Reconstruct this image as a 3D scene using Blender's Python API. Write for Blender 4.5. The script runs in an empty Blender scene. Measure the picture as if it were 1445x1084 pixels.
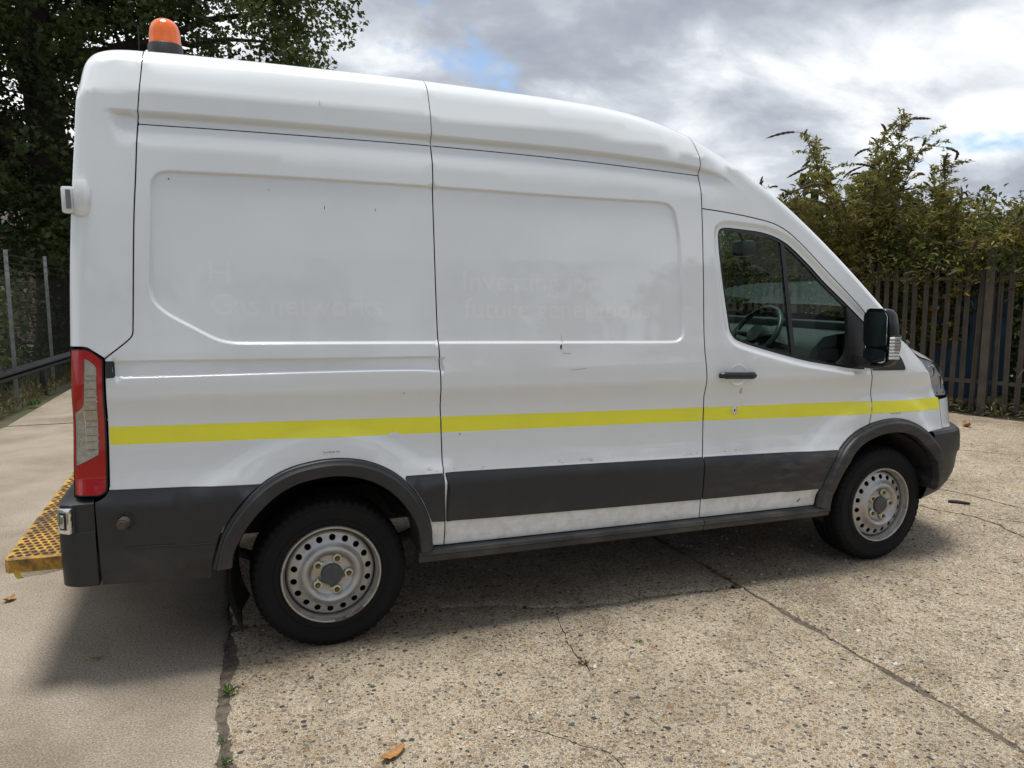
import bpy, bmesh, math, random
import numpy as np
from mathutils import Vector, Matrix
from mathutils.geometry import delaunay_2d_cdt

random.seed(7)
rng = np.random.default_rng(11)
SC = bpy.context.scene
COL = SC.collection

# ------------------------------------------------------------------ camera
cam_data = bpy.data.cameras.new('camera')
cam = bpy.data.objects.new('camera', cam_data)
COL.objects.link(cam)
SC.camera = cam
cam_data.sensor_width = 36.0
cam_data.lens = 36.0 * 1085.0 / 1445.0
cam_data.clip_start = 0.05
cam_data.clip_end = 3000
YAW, PITCH, ROLL = 0.3606, -0.1257, 0.0016
fwd = Vector((math.sin(YAW) * math.cos(PITCH), math.cos(YAW) * math.cos(PITCH), math.sin(PITCH)))
rgt = Vector((math.cos(YAW), -math.sin(YAW), 0))
upv = rgt.cross(fwd)
r2 = rgt * math.cos(ROLL) + upv * math.sin(ROLL)
u2 = -rgt * math.sin(ROLL) + upv * math.cos(ROLL)
M = Matrix((r2, u2, -fwd)).transposed().to_4x4()
M.translation = Vector((-0.4276, -3.4324, 1.6695))
cam.matrix_world = M

# ------------------------------------------------------------------ sky, sun, exposure
SUN_EL, SUN_AZ = math.radians(85), math.radians(-60)      # azimuth measured from +y towards +x
world = bpy.data.worlds.new('World')
SC.world = world
world.use_nodes = True
wt = world.node_tree
wt.nodes.clear()


def N(tree, kind, **kw):
    n = tree.nodes.new(kind)
    for k, v in kw.items():
        if k in n.inputs.keys() if hasattr(n.inputs, 'keys') else False:
            n.inputs[k].default_value = v
        else:
            setattr(n, k, v)
    return n


def L(tree, a, b):
    tree.links.new(a, b)


def math_node(t, op, a, b=None, clamp=False):
    n = t.nodes.new('ShaderNodeMath')
    n.operation = op
    n.use_clamp = clamp
    for i, v in enumerate((a, b)):
        if v is None:
            continue
        if isinstance(v, (int, float)):
            n.inputs[i].default_value = v
        else:
            t.links.new(v, n.inputs[i])
    return n.outputs[0]


def ramp(t, fac, stops, interp='LINEAR'):
    n = t.nodes.new('ShaderNodeValToRGB')
    n.color_ramp.interpolation = interp
    el = n.color_ramp.elements
    while len(el) < len(stops):
        el.new(0.5)
    for e, (p, c) in zip(el, stops):
        e.position = p
        e.color = (c, c, c, 1) if isinstance(c, (int, float)) else (c[0], c[1], c[2], 1)
    t.links.new(fac, n.inputs[0])
    return n.outputs[0]


def noise(t, vec, scale, detail=4, rough=0.5, dist=0.0, dims='3D'):
    n = t.nodes.new('ShaderNodeTexNoise')
    n.noise_dimensions = dims
    n.inputs['Scale'].default_value = scale
    n.inputs['Detail'].default_value = detail
    n.inputs['Roughness'].default_value = rough
    n.inputs['Distortion'].default_value = dist
    if vec is not None:
        t.links.new(vec, n.inputs['Vector'])
    return n.outputs['Fac']


def mixc(t, fac, a, b, blend='MIX'):
    n = t.nodes.new('ShaderNodeMix')
    n.data_type = 'RGBA'
    n.blend_type = blend
    for sock, v in ((n.inputs[0], fac), (n.inputs[6], a), (n.inputs[7], b)):
        if isinstance(v, (int, float)):
            sock.default_value = v
        elif isinstance(v, tuple):
            sock.default_value = (v[0], v[1], v[2], 1)
        else:
            t.links.new(v, sock)
    return n.outputs[2]


sky = wt.nodes.new('ShaderNodeTexSky')
sky.sky_type = 'NISHITA'
sky.sun_disc = False
sky.sun_elevation = SUN_EL
sky.sun_rotation = SUN_AZ
bg_sky = wt.nodes.new('ShaderNodeBackground')
bg_sky.inputs['Strength'].default_value = 0.12
L(wt, sky.outputs[0], bg_sky.inputs['Color'])
tc = wt.nodes.new('ShaderNodeTexCoord')
sep = wt.nodes.new('ShaderNodeSeparateXYZ')
L(wt, tc.outputs['Generated'], sep.inputs[0])
zc = math_node(wt, 'ADD', math_node(wt, 'MAXIMUM', sep.outputs[2], 0.0), 0.42)
cmb = wt.nodes.new('ShaderNodeCombineXYZ')
L(wt, math_node(wt, 'DIVIDE', sep.outputs[0], zc), cmb.inputs[0])
L(wt, math_node(wt, 'DIVIDE', sep.outputs[1], zc), cmb.inputs[1])
cmb.inputs[2].default_value = 3.7
mp = wt.nodes.new('ShaderNodeMapping')
mp.inputs['Scale'].default_value = (1.0, 1.25, 1.0)
mp.inputs['Rotation'].default_value = (0, 0, math.radians(20))
mp.inputs['Location'].default_value = (2.2, -17.7, 0)
L(wt, cmb.outputs[0], mp.inputs[0])
n_big = noise(wt, mp.outputs[0], 1.25, 8, 0.50, 0.15)
n_mid = noise(wt, mp.outputs[0], 3.6, 9, 0.56, 0.25)
n_sum = math_node(wt, 'ADD', math_node(wt, 'MULTIPLY', n_big, 0.62), math_node(wt, 'MULTIPLY', n_mid, 0.38))
cloud_col = ramp(wt, n_sum, [(0.38, (0.95, 0.96, 0.97)), (0.45, (0.70, 0.725, 0.755)), (0.50, (0.47, 0.50, 0.545)), (0.55, (0.33, 0.36, 0.41)), (0.63, (0.24, 0.268, 0.325))])
n_gap = noise(wt, mp.outputs[0], 2.1, 7, 0.55, 0.2)
cover = ramp(wt, n_gap, [(0.315, 0.0), (0.385, 1.0)])
bg_cloud = wt.nodes.new('ShaderNodeBackground')
bg_cloud.inputs['Strength'].default_value = 0.95
L(wt, cloud_col, bg_cloud.inputs['Color'])
mixs = wt.nodes.new('ShaderNodeMixShader')
L(wt, cover, mixs.inputs[0])
L(wt, bg_sky.outputs[0], mixs.inputs[1])
L(wt, bg_cloud.outputs[0], mixs.inputs[2])
wout = wt.nodes.new('ShaderNodeOutputWorld')
L(wt, mixs.outputs[0], wout.inputs['Surface'])

sun_data = bpy.data.lights.new('sun', 'SUN')
sun_data.energy = 2.6
sun_data.angle = math.radians(20)
sun_data.color = (1.0, 0.96, 0.90)
sun = bpy.data.objects.new('sun', sun_data)
COL.objects.link(sun)
sd = Vector((math.sin(SUN_AZ) * math.cos(SUN_EL), math.cos(SUN_AZ) * math.cos(SUN_EL), math.sin(SUN_EL)))
sun.rotation_euler = sd.to_track_quat('Z', 'Y').to_euler()

vs = SC.view_settings
vs.view_transform = 'Standard'
vs.look = 'None'
vs.gamma = 1.0
vs.use_curve_mapping = False
vs.exposure = 0.55
SC.render.engine = 'CYCLES'
SC.cycles.use_denoising = True
SC.cycles.max_bounces = 7
SC.cycles.diffuse_bounces = 3
SC.cycles.glossy_bounces = 4
SC.cycles.transparent_max_bounces = 16

# ------------------------------------------------------------------ materials
MATS = {}


def new_mat(name):
    m = bpy.data.materials.new(name)
    m.use_nodes = True
    t = m.node_tree
    b = t.nodes['Principled BSDF']
    MATS[name] = m
    return m, t, b


def coords(t, kind='Object'):
    return t.nodes.new('ShaderNodeTexCoord').outputs[kind]


def position(t):
    return t.nodes.new('ShaderNodeNewGeometry').outputs['Position']


def bump(t, b, height, strength=0.3, dist=0.01):
    n = t.nodes.new('ShaderNodeBump')
    n.inputs['Strength'].default_value = strength
    n.inputs['Distance'].default_value = dist
    t.links.new(height, n.inputs['Height'])
    t.links.new(n.outputs[0], b.inputs['Normal'])


def simple(name, col, rough=0.5, metal=0.0, coat=0.0, var=0.0, vscale=8, bstr=0.0, bscale=60, bdist=0.004, spec=0.5, dirt=None, dscale=5, dlo=0.5, dhi=0.7):
    """plain surface with a little noise in colour, gloss and relief"""
    m, t, b = new_mat(name)
    b.inputs['Metallic'].default_value = metal
    b.inputs['Coat Weight'].default_value = coat
    b.inputs['Coat Roughness'].default_value = 0.06
    b.inputs['Specular IOR Level'].default_value = spec
    p = position(t)
    c = None
    if var > 0:
        n = noise(t, p, vscale, 5, 0.6)
        lo = tuple(x * (1 - var) for x in col)
        hi = tuple(min(1, x * (1 + var)) for x in col)
        c = ramp(t, n, [(0.3, lo), (0.7, hi)])
        t.links.new(ramp(t, n, [(0.3, max(0.03, rough - 0.08)), (0.7, min(1, rough + 0.1))]), b.inputs['Roughness'])
    else:
        b.inputs['Roughness'].default_value = rough
    if dirt is not None:
        n = noise(t, p, dscale, 8, 0.65, 0.3)
        f = ramp(t, n, [(dlo, 0.0), (dhi, 1.0)])
        c = mixc(t, f, c if c is not None else col, dirt)
    if c is None:
        b.inputs['Base Color'].default_value = (*col, 1)
    else:
        t.links.new(c, b.inputs['Base Color'])
    if bstr > 0:
        bump(t, b, noise(t, p, bscale, 4, 0.6), bstr, bdist)
    return m


# white paint with road grime thrown up from below
m, t, b = new_mat('white_paint')
p = position(t)
sp = t.nodes.new('ShaderNodeSeparateXYZ')
L(t, p, sp.inputs[0])
low = math_node(t, 'MULTIPLY', math_node(t, 'SUBTRACT', 0.92, sp.outputs[2]), 2.2, True)
gn = noise(t, p, 14, 8, 0.7, 0.4)
mpn = t.nodes.new('ShaderNodeMapping')
mpn.inputs['Scale'].default_value = (5, 5, 60)
L(t, p, mpn.inputs[0])
gs = noise(t, mpn.outputs[0], 1.0, 6, 0.65)
g1 = math_node(t, 'MULTIPLY', low, ramp(t, gn, [(0.42, 0.0), (0.72, 1.0)]))
g2 = math_node(t, 'MULTIPLY', low, ramp(t, gs, [(0.5, 0.0), (0.75, 0.7)]))
gr = math_node(t, 'ADD', math_node(t, 'MULTIPLY', g1, 0.55), math_node(t, 'MULTIPLY', g2, 0.45), True)
film = ramp(t, noise(t, p, 2.2, 6, 0.6), [(0.3, (0.755, 0.795, 0.83)), (0.75, (0.71, 0.745, 0.775))])
L(t, mixc(t, gr, film, (0.40, 0.35, 0.29)), b.inputs['Base Color'])
L(t, math_node(t, 'ADD', math_node(t, 'MULTIPLY', gr, 0.35), 0.34), b.inputs['Roughness'])
L(t, math_node(t, 'SUBTRACT', 1.0, math_node(t, 'MULTIPLY', gr, 0.9), True), b.inputs['Coat Weight'])
b.inputs['Coat IOR'].default_value = 1.6
b.inputs['Coat Roughness'].default_value = 0.035
bump(t, b, noise(t, p, 2.1, 3, 0.5), 0.14, 0.010)


g_ = MATS['white_paint'].copy()
g_.name = 'ghost_paint'
MATS['ghost_paint'] = g_
for n_ in g_.node_tree.nodes:
    if n_.type == 'VALTORGB' and abs(n_.color_ramp.elements[0].color[0] - 0.755) < 1e-3:
        n_.color_ramp.elements[0].color = (0.80, 0.835, 0.86, 1)
        n_.color_ramp.elements[1].color = (0.735, 0.77, 0.80, 1)

simple('yellow_film', (0.86, 0.83, 0.045), 0.45, coat=0.25, var=0.05, vscale=4)
simple('black_plastic', (0.017, 0.0185, 0.0215), 0.46, var=0.18, vscale=3, bstr=0.25, bscale=500, bdist=0.0006, dirt=(0.060, 0.057, 0.052), dscale=6, dlo=0.58, dhi=1.0)
m, t, b = new_mat('clad_plastic')
p = position(t)
sp = t.nodes.new('ShaderNodeSeparateXYZ')
L(t, p, sp.inputs[0])
mp_ = t.nodes.new('ShaderNodeMapping')
mp_.inputs['Rotation'].default_value = (0, math.radians(38), 0)
mp_.inputs['Scale'].default_value = (7, 7, 26)
L(t, p, mp_.inputs[0])
streak = noise(t, mp_.outputs[0], 1.0, 6, 0.65)
fine = noise(t, p, 240, 3, 0.6)
blot = noise(t, p, 4.5, 7, 0.6)
spray = math_node(t, 'MULTIPLY', math_node(t, 'SUBTRACT', sp.outputs[0], 1.85), 1.1, True)
foot = math_node(t, 'MULTIPLY', math_node(t, 'SUBTRACT', 0.62, sp.outputs[2]), 3.0, True)
amt = math_node(t, 'ADD', math_node(t, 'MULTIPLY', spray, ramp(t, streak, [(0.46, 0.0), (0.80, 0.75)])), math_node(t, 'MULTIPLY', foot, ramp(t, blot, [(0.40, 0.0), (0.72, 0.75)])), True)
amt = math_node(t, 'ADD', amt, ramp(t, blot, [(0.55, 0.0), (0.95, 0.25)]), True)
L(t, mixc(t, amt, (0.0165, 0.018, 0.021), mixc(t, fine, (0.07, 0.064, 0.055), (0.17, 0.155, 0.135))), b.inputs['Base Color'])
L(t, math_node(t, 'ADD', math_node(t, 'MULTIPLY', amt, 0.4), 0.44), b.inputs['Roughness'])
bump(t, b, noise(t, p, 500, 3, 0.6), 0.25, 0.0006)
simple('gloss_black', (0.012, 0.012, 0.014), 0.22)
simple('satin_black', (0.018, 0.018, 0.020), 0.38, var=0.2)
simple('gap_shade', (0.006, 0.006, 0.007), 0.9, spec=0.1)  # near-black standing in for the shade inside gaps and holes
simple('underbody', (0.018, 0.017, 0.016), 0.85, var=0.4, vscale=9, dirt=(0.05, 0.042, 0.035), dscale=6)
simple('liner', (0.016, 0.016, 0.017), 0.8, var=0.3, vscale=12, dirt=(0.06, 0.05, 0.04), dscale=9, dlo=0.55, dhi=0.85)
simple('rubber', (0.0055, 0.0055, 0.0065), 0.72, var=0.3, vscale=10, bstr=0.25, bscale=90, bdist=0.002, dirt=(0.022, 0.020, 0.017), dscale=14, dlo=0.62, dhi=0.95, spec=0.25)
simple('wheel_steel', (0.42, 0.41, 0.395), 0.36, metal=0.7, var=0.12, vscale=20, dirt=(0.10, 0.065, 0.04), dscale=17, dlo=0.62, dhi=0.72)
simple('rim_scuff', (0.13, 0.11, 0.10), 0.7, metal=0.3, var=0.6, vscale=120)
simple('nut_tag', (0.52, 0.50, 0.36), 0.5, var=0.2, vscale=60)
simple('nut_steel', (0.16, 0.12, 0.05), 0.45, metal=0.8, var=0.3, vscale=80)
simple('hub_grey', (0.055, 0.06, 0.068), 0.5, var=0.25, vscale=40)
simple('chrome', (0.75, 0.75, 0.75), 0.12, metal=1.0)
simple('mirror_silver', (0.55, 0.58, 0.58), 0.03, metal=1.0)
simple('dash_grey', (0.020, 0.023, 0.023), 0.6, var=0.2, vscale=8)
simple('trim_grey', (0.16, 0.17, 0.17), 0.6, var=0.15)
simple('seat_cloth', (0.030, 0.033, 0.036), 0.9, var=0.3, vscale=40)
simple('rail_dark', (0.045, 0.048, 0.052), 0.45, metal=0.5, var=0.3, vscale=4)
simple('galvanised', (0.33, 0.34, 0.35), 0.5, metal=0.55, var=0.25, vscale=12)
simple('wire', (0.045, 0.047, 0.045), 0.5, metal=0.6)
simple('rusty_steel', (0.078, 0.067, 0.054), 0.8, metal=0.15, var=0.35, vscale=5, dirt=(0.080, 0.056, 0.040), dscale=7, dlo=0.48, dhi=0.7, bstr=0.4, bscale=50)
simple('yellow_step', (0.46, 0.25, 0.028), 0.65, var=0.3, vscale=9, dirt=(0.085, 0.045, 0.025), dscale=13, dlo=0.44, dhi=0.62, bstr=0.5, bscale=90)
simple('step_dark', (0.03, 0.022, 0.016), 0.85, var=0.4, vscale=30)
simple('yellow_band', (0.62, 0.50, 0.03), 0.5, var=0.15)
simple('bark', (0.045, 0.037, 0.030), 0.95, var=0.45, vscale=6, bstr=0.9, bscale=18, bdist=0.03)
simple('twig_brown', (0.075, 0.058, 0.042), 0.9, var=0.4, vscale=9)
simple('seed_brown', (0.060, 0.045, 0.034), 0.95, var=0.4, vscale=30)
simple('lilac', (0.36, 0.25, 0.42), 0.8, var=0.2, vscale=20)
simple('blue_sheet', (0.012, 0.045, 0.085), 0.7, var=0.5, vscale=3)
simple('roof_tile', (0.14, 0.10, 0.085), 0.85, var=0.3, vscale=3)
simple('white_board', (0.62, 0.63, 0.63), 0.6, var=0.1)
simple('dry_leaf', (0.30, 0.15, 0.045), 0.7, var=0.35, vscale=60)
simple('dirt', (0.125, 0.100, 0.075), 0.95, var=0.5, vscale=25, bstr=1.0, bscale=70, bdist=0.02)


def glass(name, tint, gloss_rough=0.0, ior=1.5):
    m = bpy.data.materials.new(name)
    m.use_nodes = True
    t = m.node_tree
    t.nodes.clear()
    tr = t.nodes.new('ShaderNodeBsdfTransparent')
    tr.inputs[0].default_value = (*tint, 1)
    gl = t.nodes.new('ShaderNodeBsdfGlossy')
    gl.inputs['Roughness'].default_value = gloss_rough
    fr = t.nodes.new('ShaderNodeFresnel')
    fr.inputs[0].default_value = ior
    mx = t.nodes.new('ShaderNodeMixShader')
    t.links.new(fr.outputs[0], mx.inputs[0])
    t.links.new(tr.outputs[0], mx.inputs[1])
    t.links.new(gl.outputs[0], mx.inputs[2])
    o = t.nodes.new('ShaderNodeOutputMaterial')
    t.links.new(mx.outputs[0], o.inputs[0])
    MATS[name] = m


glass('window_glass', (0.62, 0.77, 0.71), 0.0, 1.26)
glass('clear_lens', (0.93, 0.93, 0.92), 0.05, 1.4)
glass('headlamp_lens', (0.93, 0.94, 0.94), 0.03, 1.4)


def plastic_lens(name, col, trans=0.35, rough=0.15):
    m, t, b = new_mat(name)
    b.inputs['Base Color'].default_value = (*col, 1)
    b.inputs['Roughness'].default_value = rough
    b.inputs['Coat Weight'].default_value = 0.8
    b.inputs['Subsurface Weight'].default_value = trans
    b.inputs['Subsurface Radius'].default_value = (0.02, 0.006, 0.004)
    b.inputs['Subsurface Scale'].default_value = 0.5
    # moulded optic ribs
    mp_ = t.nodes.new('ShaderNodeMapping')
    mp_.inputs['Scale'].default_value = (260, 260, 40)
    t.links.new(position(t), mp_.inputs[0])
    bump(t, b, noise(t, mp_.outputs[0], 1.0, 2, 0.4), 0.25, 0.003)


plastic_lens('red_lens', (0.36, 0.002, 0.004), 0.0)
plastic_lens('amber_lens', (0.85, 0.15, 0.004), 0.2)


def leaf_mat(name, lo, hi, trans=0.35):
    m = bpy.data.materials.new(name)
    m.use_nodes = True
    t = m.node_tree
    t.nodes.clear()
    at = t.nodes.new('ShaderNodeAttribute')
    at.attribute_name = 'tone'
    c = ramp(t, at.outputs['Fac'], [(0.0, lo), (1.0, hi)])
    d = t.nodes.new('ShaderNodeBsdfPrincipled')
    d.inputs['Roughness'].default_value = 0.55
    d.inputs['Specular IOR Level'].default_value = 0.35
    t.links.new(c, d.inputs['Base Color'])
    tl = t.nodes.new('ShaderNodeBsdfTranslucent')
    t.links.new(mixc(t, 0.5, c, (0.16, 0.20, 0.03)), tl.inputs[0])
    mx = t.nodes.new('ShaderNodeMixShader')
    mx.inputs[0].default_value = trans
    t.links.new(d.outputs[0], mx.inputs[1])
    t.links.new(tl.outputs[0], mx.inputs[2])
    o = t.nodes.new('ShaderNodeOutputMaterial')
    t.links.new(mx.outputs[0], o.inputs[0])
    MATS[name] = m


leaf_mat('oak_leaf', (0.024, 0.042, 0.014), (0.075, 0.105, 0.034), 0.25)
leaf_mat('bush_leaf', (0.095, 0.094, 0.022), (0.38, 0.315, 0.095), 0.45)
leaf_mat('hedge_leaf', (0.022, 0.040, 0.014), (0.060, 0.080, 0.026), 0.3)
leaf_mat('ivy_leaf', (0.030, 0.055, 0.018), (0.075, 0.105, 0.035), 0.25)
leaf_mat('weed_leaf', (0.06, 0.11, 0.025), (0.12, 0.20, 0.05), 0.35)
leaf_mat('grass_blade', (0.075, 0.078, 0.028), (0.24, 0.19, 0.095), 0.3)

# exposed-aggregate concrete: cream mortar with stones of several colours
m, t, b = new_mat('aggregate_concrete')
p = position(t)


def vor(scale, feature='F1', rnd=1.0):
    v = t.nodes.new('ShaderNodeTexVoronoi')
    v.feature = feature
    v.inputs['Scale'].default_value = scale
    v.inputs['Randomness'].default_value = rnd
    L(t, p, v.inputs['Vector'])
    return v


v1 = vor(56)
v2 = vor(30)
v3 = vor(105)


def cellval(v):
    s = t.nodes.new('ShaderNodeSeparateColor')
    L(t, v.outputs['Color'], s.inputs[0])
    return s


stone_stops = [(0.0, (0.07, 0.07, 0.075)), (0.13, (0.20, 0.18, 0.16)), (0.30, (0.32, 0.26, 0.19)), (0.5, (0.42, 0.36, 0.28)),
               (0.66, (0.26, 0.225, 0.19)), (0.78, (0.36, 0.225, 0.13)), (0.88, (0.55, 0.51, 0.44)), (1.0, (0.17, 0.18, 0.19))]
s1 = cellval(v1)
s2 = cellval(v2)
s3 = cellval(v3)
c1 = ramp(t, s1.outputs[0], stone_stops, 'CONSTANT')
c2 = ramp(t, s2.outputs[0], stone_stops, 'CONSTANT')
c3 = ramp(t, s3.outputs[0], stone_stops, 'CONSTANT')
mort = ramp(t, noise(t, p, 210, 5, 0.75), [(0.36, (0.115, 0.088, 0.060)), (0.5, (0.40, 0.338, 0.250)), (0.64, (0.76, 0.69, 0.565))])
stain = noise(t, p, 0.9, 8, 0.62, 0.3)
stain2 = noise(t, p, 6.0, 8, 0.65, 0.2)


def inside(v, r0, r1):
    return ramp(t, v.outputs['Distance'], [(r0, 1.0), (r1, 0.0)])


k3 = math_node(t, 'MULTIPLY', inside(v3, 0.38, 0.46), math_node(t, 'GREATER_THAN', s3.outputs[1], 0.22))
k1 = math_node(t, 'MULTIPLY', inside(v1, 0.36, 0.44), math_node(t, 'GREATER_THAN', s1.outputs[1], 0.36))
k2 = math_node(t, 'MULTIPLY', inside(v2, 0.30, 0.36), math_node(t, 'GREATER_THAN', s2.outputs[1], 0.70))
c = mixc(t, k3, mort, c3)
c = mixc(t, k1, c, c1)
c = mixc(t, k2, c, c2)
tint = ramp(t, stain, [(0.30, (0.62, 0.59, 0.55)), (0.58, (1.0, 0.985, 0.95))])
c = mixc(t, 1.0, c, tint, 'MULTIPLY')
c = mixc(t, 1.0, c, ramp(t, stain2, [(0.30, (0.74, 0.71, 0.67)), (0.56, (1, 1, 1))]), 'MULTIPLY')
L(t, c, b.inputs['Base Color'])
b.inputs['Roughness'].default_value = 0.85
b.inputs['Specular IOR Level'].default_value = 0.25
h = math_node(t, 'ADD', math_node(t, 'MULTIPLY', k1, 0.6), math_node(t, 'ADD', math_node(t, 'MULTIPLY', k3, 0.3), math_node(t, 'ADD', k2, math_node(t, 'MULTIPLY', noise(t, p, 130, 5, 0.7), 0.9))))
bump(t, b, h, 0.9, 0.008)

# trowelled concrete of the neighbouring slab
m, t, b = new_mat('smooth_concrete')
p = position(t)
fine = noise(t, p, 120, 6, 0.75)
st = noise(t, p, 1.1, 8, 0.6, 0.3)
sp2 = noise(t, p, 48, 3, 0.5)
c = ramp(t, fine, [(0.34, (0.125, 0.102, 0.076)), (0.5, (0.305, 0.262, 0.206)), (0.66, (0.52, 0.46, 0.38))])
c = mixc(t, 1.0, c, ramp(t, st, [(0.34, (0.64, 0.61, 0.57)), (0.58, (1.0, 1.0, 1.0))]), 'MULTIPLY')
c = mixc(t, ramp(t, sp2, [(0.62, 0.0), (0.70, 0.7)]), c, (0.16, 0.14, 0.12))
L(t, c, b.inputs['Base Color'])
b.inputs['Roughness'].default_value = 0.88
b.inputs['Specular IOR Level'].default_value = 0.25
bump(t, b, math_node(t, 'ADD', math_node(t, 'MULTIPLY', fine, 0.8), noise(t, p, 30, 6, 0.6)), 0.55, 0.005)

# open ground beyond the yard: rough grass over bare earth
m, t, b = new_mat('field')
p = position(t)
c = ramp(t, noise(t, p, 1.4, 8, 0.65), [(0.38, (0.125, 0.100, 0.075)), (0.50, (0.085, 0.085, 0.040)), (0.66, (0.060, 0.078, 0.028))])
L(t, c, b.inputs['Base Color'])
b.inputs['Roughness'].default_value = 0.95
bump(t, b, noise(t, p, 40, 6, 0.7), 0.8, 0.03)

# brickwork of the far house
m, t, b = new_mat('brickwork')
bt = t.nodes.new('ShaderNodeTexBrick')
bt.inputs['Scale'].default_value = 1.0
bt.inputs['Brick Width'].default_value = 0.225
bt.inputs['Row Height'].default_value = 0.075
bt.inputs['Mortar Size'].default_value = 0.010
bt.inputs['Color1'].default_value = (0.20, 0.115, 0.085, 1)
bt.inputs['Color2'].default_value = (0.28, 0.18, 0.13, 1)
bt.inputs['Mortar'].default_value = (0.38, 0.35, 0.31, 1)
mm = t.nodes.new('ShaderNodeMapping')
mm.inputs['Rotation'].default_value = (math.radians(90), 0, 0)
L(t, coords(t), mm.inputs[0])
L(t, mm.outputs[0], bt.inputs[0])
L(t, bt.outputs['Color'], b.inputs['Base Color'])
b.inputs['Roughness'].default_value = 0.9


# ------------------------------------------------------------------ mesh helpers
def link(name, mesh, mat, parent=None):
    o = bpy.data.objects.new(name, mesh)
    COL.objects.link(o)
    if mat:
        if not mesh.materials:
            mesh.materials.append(MATS[mat])
    if parent is not None:
        o.parent = parent
    return o


def tag(o, label=None, cat=None, group=None, kind=None):
    if label:
        o['label'] = label
    if cat:
        o['category'] = cat
    if group:
        o['group'] = group
    if kind:
        o['kind'] = kind
    return o


def empty(name, loc=(0, 0, 0)):
    o = bpy.data.objects.new(name, None)
    o.empty_display_size = 0.2
    o.location = loc
    COL.objects.link(o)
    return o


def make_mesh(name, verts, faces, smooth=None):
    me = bpy.data.meshes.new(name)
    me.from_pydata([tuple(v) for v in verts], [], [tuple(f) for f in faces])
    me.update()
    if smooth is not None:
        me.polygons.foreach_set('use_smooth', [True] * len(me.polygons))
        me.set_sharp_from_angle(angle=math.radians(smooth))
    return me


class MB:
    """collects shapes for ONE part"""

    def __init__(self):
        self.v, self.f = [], []

    def add(self, vs, fs):
        o = len(self.v)
        self.v += [tuple(v) for v in vs]
        self.f += [tuple(i + o for i in f) for f in fs]

    def loft(self, rings, closed=True, caps=True):
        n = len(rings[0])
        vs = [p for r in rings for p in r]
        fs = []
        for i in range(len(rings) - 1):
            for j in range(n if closed else n - 1):
                k = (j + 1) % n
                fs.append((i * n + j, i * n + k, (i + 1) * n + k, (i + 1) * n + j))
        if caps and closed:
            fs.append(tuple(range(n))[::-1])
            fs.append(tuple((len(rings) - 1) * n + j for j in range(n)))
        self.add(vs, fs)

    def tube(self, pts, rad, n=8, caps=True):
        pts = [Vector(p) for p in pts]
        if not hasattr(rad, '__len__'):
            rad = [rad] * len(pts)
        rings = []
        ref = None
        for i, p in enumerate(pts):
            d = (pts[min(i + 1, len(pts) - 1)] - pts[max(i - 1, 0)]).normalized()
            if ref is None:
                ref = Vector((0, 0, 1)) if abs(d.z) < 0.9 else Vector((1, 0, 0))
            a = d.cross(ref).normalized()
            c = d.cross(a).normalized()
            rings.append([p + (a * math.cos(2 * math.pi * k / n) + c * math.sin(2 * math.pi * k / n)) * rad[i] for k in range(n)])
        self.loft(rings, True, caps)

    def box(self, lo, hi):
        (x0, y0, z0), (x1, y1, z1) = lo, hi
        vs = [(x, y, z) for x in (x0, x1) for y in (y0, y1) for z in (z0, z1)]
        self.add(vs, [(0, 1, 3, 2), (4, 6, 7, 5), (0, 4, 5, 1), (2, 3, 7, 6), (0, 2, 6, 4), (1, 5, 7, 3)])

    def lathe_y(self, prof, n=64, c=(0, 0, 0), close=False):
        """profile of (radius, y) turned about the y axis"""
        rings = []
        for k in range(n):
            a = 2 * math.pi * k / n
            rings.append([(c[0] + r * math.cos(a), c[1] + y, c[2] + r * math.sin(a)) for r, y in prof])
        m_ = len(prof)
        vs = [p for r in rings for p in r]
        fs = []
        for k in range(n):
            k2 = (k + 1) % n
            for j in range(m_ - 1):
                fs.append((k * m_ + j, k * m_ + j + 1, k2 * m_ + j + 1, k2 * m_ + j))
        self.add(vs, fs)

    def build(self, name, mat, parent=None, smooth=35, bevel=0.0, segs=2):
        me = make_mesh(name, self.v, self.f)
        bm = bmesh.new()
        bm.from_mesh(me)
        bmesh.ops.recalc_face_normals(bm, faces=bm.faces)
        if bevel > 0:
            bmesh.ops.bevel(bm, geom=[e for e in bm.edges if e.is_manifold and e.calc_face_angle(0) > 0.5], offset=bevel, segments=segs, affect='EDGES', profile=0.5)
        bm.to_mesh(me)
        bm.free()
        if smooth:
            me.polygons.foreach_set('use_smooth', [True] * len(me.polygons))
            me.set_sharp_from_angle(angle=math.radians(smooth))
        return link(name, me, mat, parent)


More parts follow.
